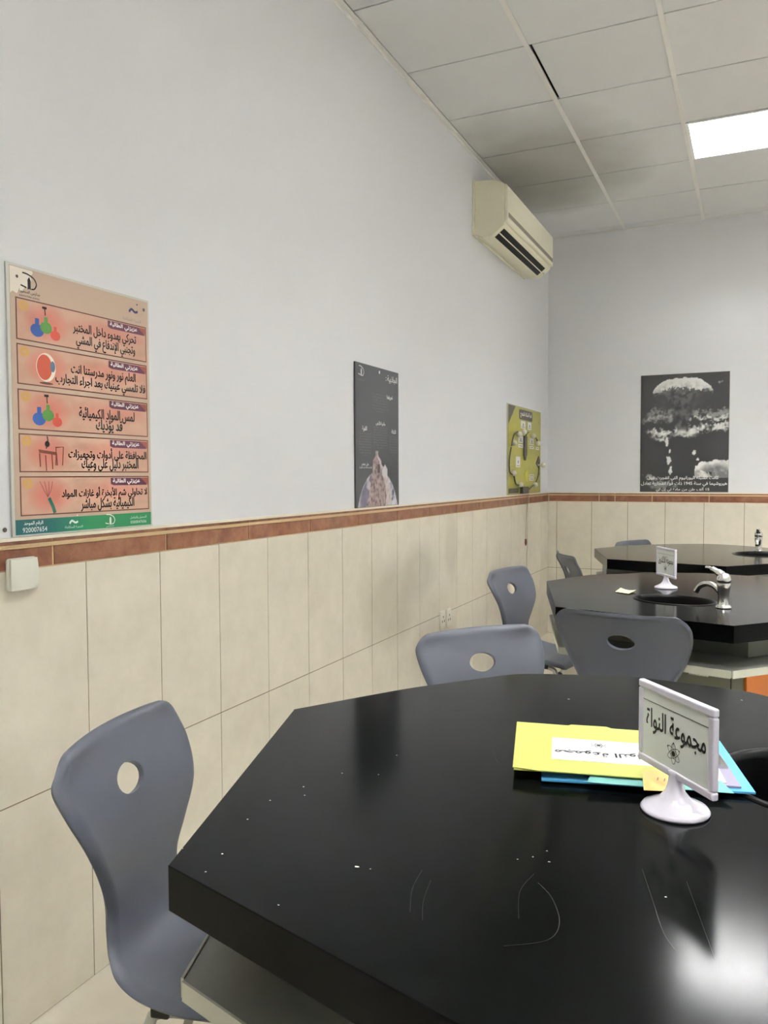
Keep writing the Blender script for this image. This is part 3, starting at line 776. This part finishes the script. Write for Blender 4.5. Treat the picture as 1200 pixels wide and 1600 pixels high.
def glow(seed, pu, pv):
    def fn(a, b):
        base = mixc((204, 168, 146), (190, 148, 124), .5 + .5 * fbm(a * 3, b, 2, 3, seed))
        d1 = math.hypot((a - pu) / .13, (b - pv) / .42); d2 = math.hypot((a - .68) / .34, (b - .6) / .3)
        g = max(0, 1 - d1 * d1 * .6) * .95 + max(0, 1 - d2 * d2 * .8) * .55
        return mixc(base, (206, 112, 98), min(1, g) * .8)
    return fn
for i, (t0, t1, lines, w1, w2) in enumerate(rules):
    u0, u1, v0, v1 = .024, PW - .014, PH * (1 - t1), PH * (1 - t0)
    H_ = v1 - v0
    mb = MB(); fr_ = .003
    for q in ((u0, v0, u1, v0 + fr_), (u0, v1 - fr_, u1, v1), (u0, v0 + fr_, u0 + fr_, v1 - fr_), (u1 - fr_, v0 + fr_, u1, v1 - fr_)):
        mb.box((q[0], q[1], .0026), (q[2], q[3], .0032))
    rp = mb.build('rule_panel', M['p_line'], sp)
    picture('panel_print', u0 + fr_, v0 + fr_, u1 - fr_, v1 - fr_, 60, 16, .0029, glow(i, .20, .5), M['print'], rp)
    tz = .0032
    mb = MB(); flat(mb, [(u0 + (u1 - u0) * .665, v1 - .005), (u0 + (u1 - u0) * .955, v1 - .005), (u0 + (u1 - u0) * .985, v1 - .026), (u0 + (u1 - u0) * .69, v1 - .026), (u0 + (u1 - u0) * .665, v1 - .022)], tz); mb.build('heading_tag', M['p_tag'], rp)
    mb = MB(); flat(mb, [(u0 + (u1 - u0) * .925, v1 - .005), (u1 - .004, v1 - .005), (u1 - .004, v1 - .026)], tz + .0001); mb.build('tag_corner', M['p_rust'], rp)
    mb = MB(); text(mb, 'عزيزتي الطالبة', u0 + (u1 - u0) * .80, v1 - .0155, w=(u1 - u0) * .235, maxh=.0165, z=tz + .0003, bold=.03); mb.build('heading_lettering', M['wink'], rp)
    mb = MB(); ww = PW
    text(mb, lines[0], ww * (w1[0] + w1[1]) / 2, v0 + H_ * .52, w=ww * (w1[1] - w1[0]), h=H_ * .36, z=tz + .0002, bold=.036)
    text(mb, lines[1], ww * (w2[0] + w2[1]) / 2, v0 + H_ * .22, w=ww * (w2[1] - w2[0]), h=H_ * .36, z=tz + .0002, bold=.036)
    mb.build('rule_lettering', M['ink'], rp)
    mb = MB()
    for k in range(7): disc(mb, (u0 + .023 + .010 * math.cos(k * .9), v1 - .018 + .008 * math.sin(k * .9)), .0055, tz, 8)
    mb.build('gold_flower', M['p_gold'], rp)
    cu, cv = u0 + .088, v0 + H_ * .5
    if i in (0, 2):
        def flask(cu, cv, r_, m, nm):
            mb = MB(); flat(mb, [(cu - .3 * r_, cv + 1.2 * r_), (cu - .3 * r_, cv + .5 * r_)] + [(cu + r_ * math.cos(a), cv - .2 * r_ + r_ * .8 * math.sin(a)) for a in [math.radians(130 + 28 * q) for q in range(11)]] + [(cu + .3 * r_, cv + .5 * r_), (cu + .3 * r_, cv + 1.2 * r_)], tz + .0002 + cu * .0001); mb.build(nm, m, rp)
        flask(cu - .025, cv - .016, .021, M['p_blue'], 'blue_flask'); flask(cu + .003, cv - .006, .019, M['p_green'], 'green_flask'); flask(cu + .032, cv - .022, .016, M['p_red'], 'red_flask')
        mb = MB(); flat(mb, [(cu - .008, cv + .036), (cu + .006, cv + .036), (cu + .006, cv + .042), (cu - .008, cv + .042)], tz + .0002); stroke(mb, [(cu, cv + .036), (cu + .001, cv + .02)], .003, tz + .0002, 0); mb.build('flask_stopper', M['ink'], rp)
    elif i == 1:
        mb = MB(); disc(mb, (cu, cv), .031, tz + .0001, 28, .036); mb.build('eye_white', M['p_white'], rp)
        mb = MB(); disc(mb, (cu - .005, cv), .024, tz + .0003, 28, .032); mb.build('eye_muscle', M['p_eye'], rp)
        mb = MB(); disc(mb, (cu + .021, cv + .004), .008, tz + .0005, 16, .014); mb.build('eye_iris', M['p_iris'], rp)
        mb = MB(); disc(mb, (cu, cv - .040), .022, tz + .0001, 16, .003); mb.build('eye_base', M['p_line'], rp)
    elif i == 3:
        mb = MB(); flat(mb, [(cu - .03, cv + .010), (cu + .028, cv + .004), (cu + .030, cv - .004), (cu - .028, cv + .002)], tz + .0002)
        for q in ((-.027, 0, -.034), (-.008, -.004, -.044), (.012, -.002, -.040), (.027, 0, -.03)): stroke(mb, [(cu + q[0], cv + q[1]), (cu + q[0] + .002, cv + q[2])], .0035, tz + .0002, 0)
        stroke(mb, [(cu + .024, cv + .016), (cu + .05, cv + .018), (cu + .046, cv - .03)], .003, tz + .0003, 0); stroke(mb, [(cu + .026, cv + .016), (cu + .024, cv - .03)], .003, tz + .0003, 0)
        mb.build('desk_drawing', M['p_wood'], rp)
        mb = MB(); stroke(mb, [(cu - .006, cv + .012), (cu, cv + .03), (cu - .002, cv + .044)], .003, tz + .0004); disc(mb, (cu - .002, cv + .024), .008, tz + .0003, 10); mb.build('desk_lamp_drawing', M['ink'], rp)
    else:
        mb = MB(); stroke(mb, [(cu + .0, cv - .006), (cu + .012, cv - .028), (cu + .018, cv - .045)], .010, tz + .0002, 0); mb.build('test_tube', M['p_tealgreen'], rp)
        mb = MB()
        for q in (-.028, -.014, 0, .012): stroke(mb, [(cu - .004, cv - .004), (cu + q * .6, cv + .016), (cu + q, cv + .036)], .002, tz + .0003)
        mb.build('smoke_drawing', M['p_rust'], rp)
picture('green_footer', .008, .004, PW - .006, PH * .062, 40, 2, .0030, lambda a, b: mixc((22, 92, 96), (44, 138, 88), sstep(.1, .6, a)), M['printg'], sp)
mb = MB(); fz = .0034
text(mb, 'الرقم الموحد', .062, .030, w=.058, maxh=.013, z=fz); text(mb, '920007654', .066, .015, w=.075, maxh=.012, z=fz, bold=.01); mb.build('phone_lettering', M['wink'], sp); mb = MB()
wave(mb, .192, .028, .9, fz); text(mb, 'التنمية المتكاملة', .192, .014, w=.062, maxh=.008, z=fz, bold=0); mb.build('footer_wave_logo', M['wink'], sp); mb = MB(); logo(mb, .325, .025, .55, fz); text(mb, 'مدارس', .323, .009, w=.03, maxh=.006, z=fz, bold=0); mb.build('footer_school_logo', M['wink'], sp); mb = MB()
text(mb, 'للتسجيل والتواصل', .437, .028, w=.068, maxh=.011, z=fz, bold=.0); text(mb, '0500047656', .437, .015, w=.066, maxh=.008, z=fz, bold=.0)
mb.build('contact_lettering', M['wink'], sp)

# ---- charcoal gravity poster
GW, GH = .478, .658
gp = empty('science_poster', mtx=wall_left_mtx(-3.702, 1.2275, .0045)); tag(gp, 'tall charcoal poster with white Arabic text and globe artwork, left wall', 'poster')
mb = MB(); mb.box((0, 0, -.0035), (GW, GH, .005)); mb.build('backing_board', M['charcoal'], gp, bevel=.0008)
def globe(a, b):
    x = (a - .5) * GW; y = b * .27
    R_ = .245; d = math.hypot(x * 1.05, y + .075)
    bg = (76, 78, 81)
    col = bg
    if d < R_:
        n1 = fbm(x, y, 14, 5, 2); n2 = fbm(x, y, 30, 4, 5)
        col = mixc((58, 70, 104), (96, 106, 142), .5 + n2)
        col = mixc(col, (206, 204, 214), sstep(.05, .45, n1 + .2 * n2 + .12))
        if x < -.05: col = mixc(col, (160, 146, 150), .45)
        col = mixc(col, (188, 184, 184), sstep(R_ - .012, R_, d) * .6)
    # leaning rock spire in front
    cxl = -.0 + .02 * math.sin(y * 20); hw = .10 * (1 - sstep(0, .26, y)) + .012 + .03 * (1 - sstep(.2, .262, y)) + .012 * fbm(x, y, 30, 3, 8)
    if abs(x - cxl - .005) < hw and y < .262:
        n = fbm(x, y, 45, 4, 9)
        col = mixc((128, 108, 106), (176, 160, 158), .5 + .9 * n)
        if n < -.42: col = (96, 78, 80)
        if x - cxl > hw * .55: col = mixc(col, (214, 210, 208), .65)
        if abs(x - .004) < .014 and .16 < y < .20: col = (84, 66, 68)
    if .04 < x < .10 and .14 + .02 * fbm(x, 1, 40) < y < .20 - abs(x - .075) * .8: col = (202, 198, 198)
    return col
picture('globe_print', .003, .002, GW - .003, .27, 96, 64, .0052, globe, M['print'], gp)
mb = MB(); gz = .0056
logo(mb, GW * .125, GH * .94, .85, gz); text(mb, 'الجاذبية :', GW * .82, GH * .935, w=GW * .28, maxh=.042, z=gz, bold=.02)
disc(mb, (GW * .53, GH * .968), .008, gz, 14)
text(mb, 'تعريفها', GW * .775, GH * .80, w=GW * .14, maxh=.028, z=gz, bold=.03); text(mb, 'جاذبية الأرض', GW * .555, GH * .60, w=GW * .22, maxh=.028, z=gz, bold=.03)
text(mb, 'القوة', GW * .19, GH * .55, w=GW * .10, maxh=.026, z=gz, bold=.03); text(mb, 'الكتلة', GW * .87, GH * .552, w=GW * .11, maxh=.022, z=gz, bold=.03)
text(mb, 'هل تعلم', GW * .20, GH * .300, w=GW * .15, maxh=.016, z=gz, bold=.02); text(mb, 'كلما زادت الكتلة زادت الجاذبية', GW * .21, GH * .280, w=GW * .27, maxh=.012, z=gz, bold=.01)
mb.build('heading_lettering', M['wink'], gp)
sent = ['الجاذبية هي قوة التجاذب بين', 'جميع الأجسام التي لها كتلة', 'وتزداد قوة الجذب كلما زادت', 'كتلة الجسم وتقل كلما زادت', 'المسافة بين الجسمين وهي', 'التي تجعل الأجسام تسقط', 'نحو سطح الأرض دائما', 'وتحفظ الكواكب في مدارها', 'حول الشمس في الفضاء']
mb = MB()
def para(u0, u1, t0, t1, n, off):
    for k in range(n):
        wd = (u1 - u0) * (1 if k < n - 1 else .45); text(mb, sent[(k + off) % 9], GW * (u0 + u1) / 2, GH * (1 - (t0 + (t1 - t0) * (k + .5) / n)), w=GW * wd, maxh=.0095, z=gz, bold=0)
para(.36, .72, .185, .325, 7, 0); para(.38, .71, .42, .585, 9, 2); para(.07, .33, .475, .645, 9, 4); para(.76, .96, .475, .635, 8, 6); text(mb, 'مدارس المتطورة', GW * .12, GH * .885, w=GW * .14, maxh=.012, z=gz, bold=0)
mb.build('body_lettering', M['gink'], gp)

# ---- yellow circuit model board
YW, YH = .992, .666
yb = empty('model_board', mtx=wall_left_mtx(-1.274, 1.2285, .004)); tag(yb, 'yellow display board with white foam balls and wires, near the room corner', 'display board')
mb = MB(); mb.box((0, 0, -.003), (YW, YH, .0)); mb.build('white_backing', M['acrylic'], yb)
mb = MB(); mb.box((.022, .004, 0), (YW - .008, YH - .006, .004)); bdy = mb.build('yellow_panel', M['ybd'], yb, bevel=.001)
bz = .0045
mb = MB(); flat(mb, [(.023, YH - .008), (.212, YH - .008), (.024, .516)], bz); mb.build('dark_corner', M['ydark'], yb)
mb = MB(); mb.prism(rrect(.316, .570, .704, .645, .018), .004, .0055); hd = mb.build('heading_plate', M['ydark'], yb)
mb = MB(); text(mb, 'لعبة السلك المتعرج', .51, .608, w=.33, maxh=.05, z=.0060, bold=.03); mb.build('heading_lettering', M['wink'], hd)
mb = MB(); mb.box((.029, .012, .004), (.305, .047, .005)); fp_ = mb.build('footer_plate', M['ydark'], yb)
mb = MB(); text(mb, 'إعداد الطالبات', .17, .03, w=.22, maxh=.022, z=.0055, bold=0); mb.build('footer_lettering', M['gink'], fp_)
for u0, u1, v0, v1 in ((.361, .497, .502, .560), (.561, .676, .502, .560), (.292, .426, .392, .440), (.292, .426, .355, .380), (.629, .757, .385, .44), (.629, .757, .355, .374), (.83, .92, .352, .374), (.225, .347, .205, .285), (.624, .761, .130, .150), (.624, .761, .102, .124)):
    mb = MB(); mb.box((u0, v0, .004), (u1, v1, .005)); cdd = mb.build('name_card', M['paper'], yb)
    mb = MB()
    if v1 - v0 > .03: disc(mb, ((u0 + u1) / 2, (v0 + v1) / 2), .012, .0054, 12); stroke(mb, [(u0 + .02, v0 + .012), (u1 - .02, v0 + .012)], .004, .0054, 0)
    else: stroke(mb, [(u0 + .015, (v0 + v1) / 2), (u1 - .015, (v0 + v1) / 2)], .005, .0054, 0)
    mb.build('card_print', M['ydark'], cdd)
for u, v in ((.26, .452), (.395, .474), (.67, .456), (.118, .381), (.83, .402), (.112, .160), (.295, .075), (.742, .066)):
    mb = MB(); mb.ball((u, v, .0225), .021, 18); b_ = mb.build('foam_ball', M['styro'], yb, smooth='all')
mb = MB(); mb.ball((.87, .225, .055), .021, 16); mb.tube([(.86, .228, .004), (.868, .226, .04)], .006, 8); mb.build('foam_ball', M['styro'], yb, smooth='all')
mb = MB(); mb.prism([(.425, .30), (.46, .254), (.505, .30), (.51, .45), (.425, .45)], .004, .020); pn = mb.build('grey_tube', M['wire'], yb, bevel=.008)
for pts in ([(.13, .36), (.19, .44), (.30, .47)], [(.52, .44), (.56, .47), (.61, .48)], [(.12, .35), (.07, .26), (.08, .17), (.16, .15)], [(.19, .15), (.25, .08), (.36, .07)], [(.62, .03), (.70, .05), (.80, .07)], [(.83, .08), (.92, .14), (.945, .25)], [(.78, .45), (.86, .44), (.90, .41)]):
    mb = MB(); mb.tube(smooth_path([(a - .05, b, .013) for a, b in pts], 6), .0055, 8); mb.build('wire', M['wire'], yb, smooth='all')
mb = MB(); mb.prism([(.82, .24), (.92, .19), (.94, .27), (.90, .30)], .004, .012); mb.build('triangle_frame', M['ydark'], yb, bevel=.002)
mb = MB(); mb.prism([(.52 + .05 * math.sin(math.pi * q / 10) * s, .085 + .102 * q / 10) for s, rng in ((-1, range(0, 10)), (1, range(10, 0, -1))) for q in rng], .004, .010); mb.build('yellow_leaf', M['leafy'], yb, bevel=.002)
mb = MB(); mb.box((.34, .004, .004), (.52, .055, .03)); mb.build('dark_box', M['ydark'], yb, bevel=.003)
mb = MB()
for k in range(22): disc(mb, (random.uniform(.06, .95), random.uniform(.06, .6)), random.uniform(.004, .008), bz, 6)
sq = mb.build('ink_speck', M['ydark'], bdy); sq['kind'] = 'stuff'

# ---- cable hanging below the yellow board
t = empty('hanging_cable', (.0, -.765, 1.22)); tag(t, 'thin grey cable with plug hanging from the yellow board over tiles', 'cable')
mb = MB(); mb.tube(smooth_path([(.03, 0, .005), (.022, -.005, -.05), (.014, .0, -.2), (.014, -.012, -.33), (.012, -.005, -.40)], 6), .0022, 8); mb.build('cord', M['cable'], t, smooth='all')
mb = MB(); mb.tube(smooth_path([(.028, .03, .005), (.016, .03, -.1), (.014, .035, -.3), (.012, .045, -.42), (.014, .02, -.45), (.012, .025, -.62)], 6), .0022, 8); mb.build('cord', M['cable'], t, smooth='all')
mb = MB(); mb.tube([(.014, -.012, -.345), (.014, -.012, -.375), (.014, -.01, -.395)], [.007, .009, .005], 10); mb.build('plug', M['p_wood'], t, smooth='all')

# ---- mushroom cloud poster on the back wall
CW, CHh = .676, .958
cp = empty('cloud_poster', mtx=wall_back_mtx(.768, 1.2285, -.0045)); tag(cp, 'black and white poster of a mushroom cloud with Arabic caption, back wall', 'poster')
mb = MB(); mb.box((0, 0, -.0035), (CW, CHh, .003)); mb.build('backing_board', M['acrylic'], cp, bevel=.0008)
def cloud(a, b):
    n1 = fbm(a, b * 1.4, 7, 5, 1); n2 = fbm(a, b * 1.4, 18, 4, 3); n3 = fbm(a, b * 1.4, 40, 3, 6)
    col = (62, 62, 63); W_ = (222, 222, 218)
    # column below the cap
    sx = .47 + .02 * math.sin(b * 14)
    hw = .08 + .15 * sstep(.62, .88, b) + .04 * n2
    if .50 < b < .95:
        k = 1 - sstep(hw * .75, hw, abs(a - sx)); col = mixc(col, mixc((48, 48, 49), (112, 112, 112), .45 + 1.1 * n2), k * .9)
        if b > .65: 
            k2 = 1 - sstep(.12, .36, abs(a - .45)); col = mixc(col, (92, 92, 92), k2 * .4 * (1 + n2))
    # cap
    dx = (a - .48) / .335; top = .972 - .045 * dx * dx - .06 * abs(dx) ** 5 - .015 * abs(n2); 
    if abs(dx) < 1.02:
        thick = (.075 + .04 * n1 + .04 * abs(n3)) * math.sqrt(max(0, 1.03 - abs(dx) ** 3))
        if top - thick < b < top: col = mixc(W_, (168, 168, 166), max(0, .25 + n2 * 1.1) * sstep(top, top - thick, b))
        elif top - thick - .10 < b <= top - thick: col = mixc(col, mixc((84, 84, 84), (190, 190, 188), .3 + 1.4 * n3), (1 - sstep(0, .05, top - thick - b)) * .5)
    # bands of cloud
    def band(yc, hh, x0, x1, tone, amt):
        nonlocal col
        yy = yc + .035 * n1 + .02 * n3
        k = (1 - sstep(hh * .4, hh, abs(b - yy))) * sstep(x0 - .08, x0 + .04, a) * (1 - sstep(x1 - .04, x1 + .08, a))
        col = mixc(col, tone, k * amt * max(0, min(1, .75 + 1.3 * n2 + .6 * n3)))
    band(.665, .05, .08, .36, (150, 150, 148), .75); band(.625, .03, .05, .38, (200, 200, 198), .6)
    band(.655, .05, .60, 1.0, (170, 170, 168), .8); band(.622, .018, .56, .98, W_, .9); band(.57, .02, .72, 1.0, W_, .95)
    band(.523, .032, .10, .62, W_, 1.1); band(.54, .032, .50, 1.0, W_, 1.1); band(.48, .045, .15, .30, W_, .9); band(.49, .03, .40, .60, W_, .8)
    for cx, cy, rx, ry in ((.31, .44, .02, .05), (.34, .35, .012, .02), (.33, .27, .028, .035), (.35, .19, .02, .045), (.62, .33, .02, .02), (.66, .275, .02, .012)):
        d = math.hypot((a - cx) / rx, (b - cy) / ry) + .6 * n3; col = mixc(col, (214, 214, 210), 1 - sstep(.7, 1.1, d))
    if .505 < b < .70:
        hw2 = .075 + .10 * sstep(.60, .70, b) + .03 * n2; k = 1 - sstep(hw2 * .7, hw2, abs(a - sx)); col = mixc(col, mixc((56, 56, 57), (100, 100, 100), .45 + 1.2 * n2), k * .92 * sstep(.505, .54, b) * (1 - sstep(.64, .70, b)))
    # bank of cloud lower right, wisps lower left
    yt = .262 + .02 * n1 + .012 * n2 - .05 * sstep(.75, .62, a)
    if a > .63 and .12 < b < yt: col = mixc((120, 120, 119), (226, 226, 222), sstep(yt - .085, yt - .01, b) + .5 * n2) if b > yt - .1 or a > .82 else col
    if .625 < a < .82 and .125 < b < .195 + .02 * n2 - (a - .63) * .25: col = mixc((150, 150, 148), (224, 224, 220), .6 + n2)
    d = math.hypot((a - .15) / .11, (b - .13 + (a - .1) * .25) / .022) + .8 * n2; col = mixc(col, (176, 176, 174), (1 - sstep(.6, 1.2, d)) * .8)
    d = math.hypot((a - .25) / .17, (b - .06) / .04) + .8 * n2; col = mixc(col, (138, 138, 137), (1 - sstep(.5, 1.2, d)) * .8)
    d = math.hypot((a - .89) / .03, (b - .915) / .012) + 1.4 * n3; col = mixc(col, (170, 170, 168), (1 - sstep(.4, .9, d)) * .8)
    return col
picture('cloud_print', .003, .003, CW - .003, CHh - .003, 140, 196, .0033, cloud, M['print'], cp)
mb = MB()
text(mb, 'كانت القنبلة اليورانيوم التي انفجرت فوق', CW * .49, CHh * .118, w=CW * .80, maxh=.042, z=.0038, bold=.02); text(mb, 'هيروشيما في سنة 1945 ذات قوة انفجارية تعادل', CW * .50, CHh * .070, w=CW * .965, maxh=.042, z=.0038, bold=.02)
text(mb, '15 ألف طن من مادة تي إن تي', CW * .49, CHh * .024, w=CW * .60, maxh=.036, z=.0038, bold=.02)
mb.build('caption_lettering', M['wink'], cp)

# ================================================================== WALL FITTINGS
# air conditioner
ACY0, ACY1 = -2.035, -.81
ac = empty('air_conditioner', (.0, ACY0, 2.865)); tag(ac, 'cream split air conditioner high on the left wall', 'air conditioner')
LA_ = ACY1 - ACY0
mb = MB(); mb.box((.0, -.012, .012), (.012, LA_ + .012, .357)); mb.build('mounting_plate', M['ac_panel'], ac, bevel=.003)
prof = [(.012, .352), (.13, .342), (.186, .320), (.205, .308), (.205, .066), (.197, .055), (.125, .0), (.058, .0), (.012, .018)]
mb = MB(); mb.prism(prof, 0, LA_, ax='y'); body = mb.build('body', M['ac'], ac, bevel=.006, seg=3)
mb = MB(); mb.prism([(.206, .312), (.222, .298), (.226, .285), (.226, .082), (.206, .075)], .004, LA_ - .004, ax='y'); fpn = mb.build('front_panel', M['ac_panel'], ac, bevel=.006, seg=3)
mb = MB(); mb.box((.2255, .02, .104), (.2275, LA_ - .02, .134)); mb.build('display_strip', M['ac_strip'], fpn, bevel=.0008)
mb = MB(); mb.prism([(.2258, .0985), (.2285, .100), (.2285, .104), (.2258, .104)], .012, LA_ - .012, ax='y'); mb.build('chrome_line', M['ac_panel'], fpn)
# air outlet in the slanted underside: direction from (.197,.055) to (.125,0)
sx_, sz_ = -.072, -.055; sl = math.hypot(sx_, sz_); sx_ /= sl; sz_ /= sl; nx_, nz_ = .607, -.795
def under(a0, a1, y0, y1, lift, th):
    p = [(.197 + sx_ * a0 + nx_ * lift, .055 + sz_ * a0 + nz_ * lift), (.197 + sx_ * a1 + nx_ * lift, .055 + sz_ * a1 + nz_ * lift)]
    q = [(p[1][0] + nx_ * th, p[1][1] + nz_ * th), (p[0][0] + nx_ * th, p[0][1] + nz_ * th)]
    mb.prism(p + q, y0, y1, ax='y')
mb = MB(); under(.010, .045, .05, LA_ - .10, -.001, .0022); mb.build('air_slot', M['hole'], ac)
mb = MB(); under(.052, .086, .05, LA_ - .10, -.001, .0022); mb.build('air_slot', M['hole'], ac)
mb = MB(); under(.045, .052, .045, LA_ - .095, -.001, .005); mb.build('air_vane', M['ac_panel'], ac, bevel=.001)
mb = MB(); mb.box((.012, -.004, .02), (.035, .0, .06)); mb.box((.014, -.003, .09), (.03, .0, .095)); mb.build('side_clip', M['ac_panel'], ac, bevel=.001)
mb = MB(); mb.ball((.168, LA_ - .06, .022), .006, 8); mb.build('indicator_lamp', M['paper'], ac)

# light switch
sw = empty('light_switch', mtx=wall_left_mtx(-5.567, 1.098, TD + .001)); tag(sw, 'square white light switch on the tiles below the lab rules poster', 'light switch')
mb = MB(); mb.prism(rrect(0, 0, .086, .080, .008), 0, .010); mb.build('back_plate', M['ivory'], sw, bevel=.003)
def cushion(w_, h_, d):
    mb = MB(); n = 12; V = []
    for j in range(n + 1):
        for i in range(n + 1):
            a, b = -1 + 2 * i / n, -1 + 2 * j / n
            z = .010 + d * (1 - .35 * a * a) * (1 - .25 * b * b)
            V.append(mb._v((w_ / 2 + a * (w_ / 2 - .002) * (1 - .04 * b * b), h_ / 2 + b * (h_ / 2 - .002), z)))
    for j in range(n):
        for i in range(n): k = j * (n + 1) + i; mb.bm.faces.new((V[k], V[k + 1], V[k + n + 2], V[k + n + 1]))
    e = bmesh.ops.extrude_edge_only(mb.bm, edges=[e for e in mb.bm.edges if e.is_boundary])
    for v in e['geom']:
        if isinstance(v, bmesh.types.BMVert): v.co.z = .004
    return mb
cushion(.086, .080, .012).build('rocker', M['ivory'], sw, smooth=True, bevel=.002)
# twin sockets
for y0, z0, lab in ((-2.652, .494, 'left one of two white wall sockets on the tiles'), (-2.552, .490, 'right one of two white wall sockets on the tiles')):
    s = empty('wall_socket', mtx=wall_left_mtx(y0, z0, TD + .001)); tag(s, lab, 'socket', 'wall sockets')
    mb = MB(); mb.prism(rrect(0, 0, .074, .102, .010), 0, .012); mb.build('face_plate', M['socket'], s, bevel=.004, seg=3)
    for u, v in ((.037, .066), (.022, .040), (.052, .040)):
        mb = MB(); mb.box((u - .004, v - .006, .0118), (u + .004, v + .006, .0124)); mb.build('socket_hole', M['hole'], s)
# stray screw beside the poster
mb = MB(); mb.lathe([(.0055, 0), (.006, .002), (.004, .004)], n=12); scw = mb.build('wall_screw', M['wire'], smooth=True); scw.matrix_world = wall_left_mtx(-5.560, 1.2475, .0); tag(scw, 'dark screw head in the white wall at the lower left of the rules poster', 'screw')
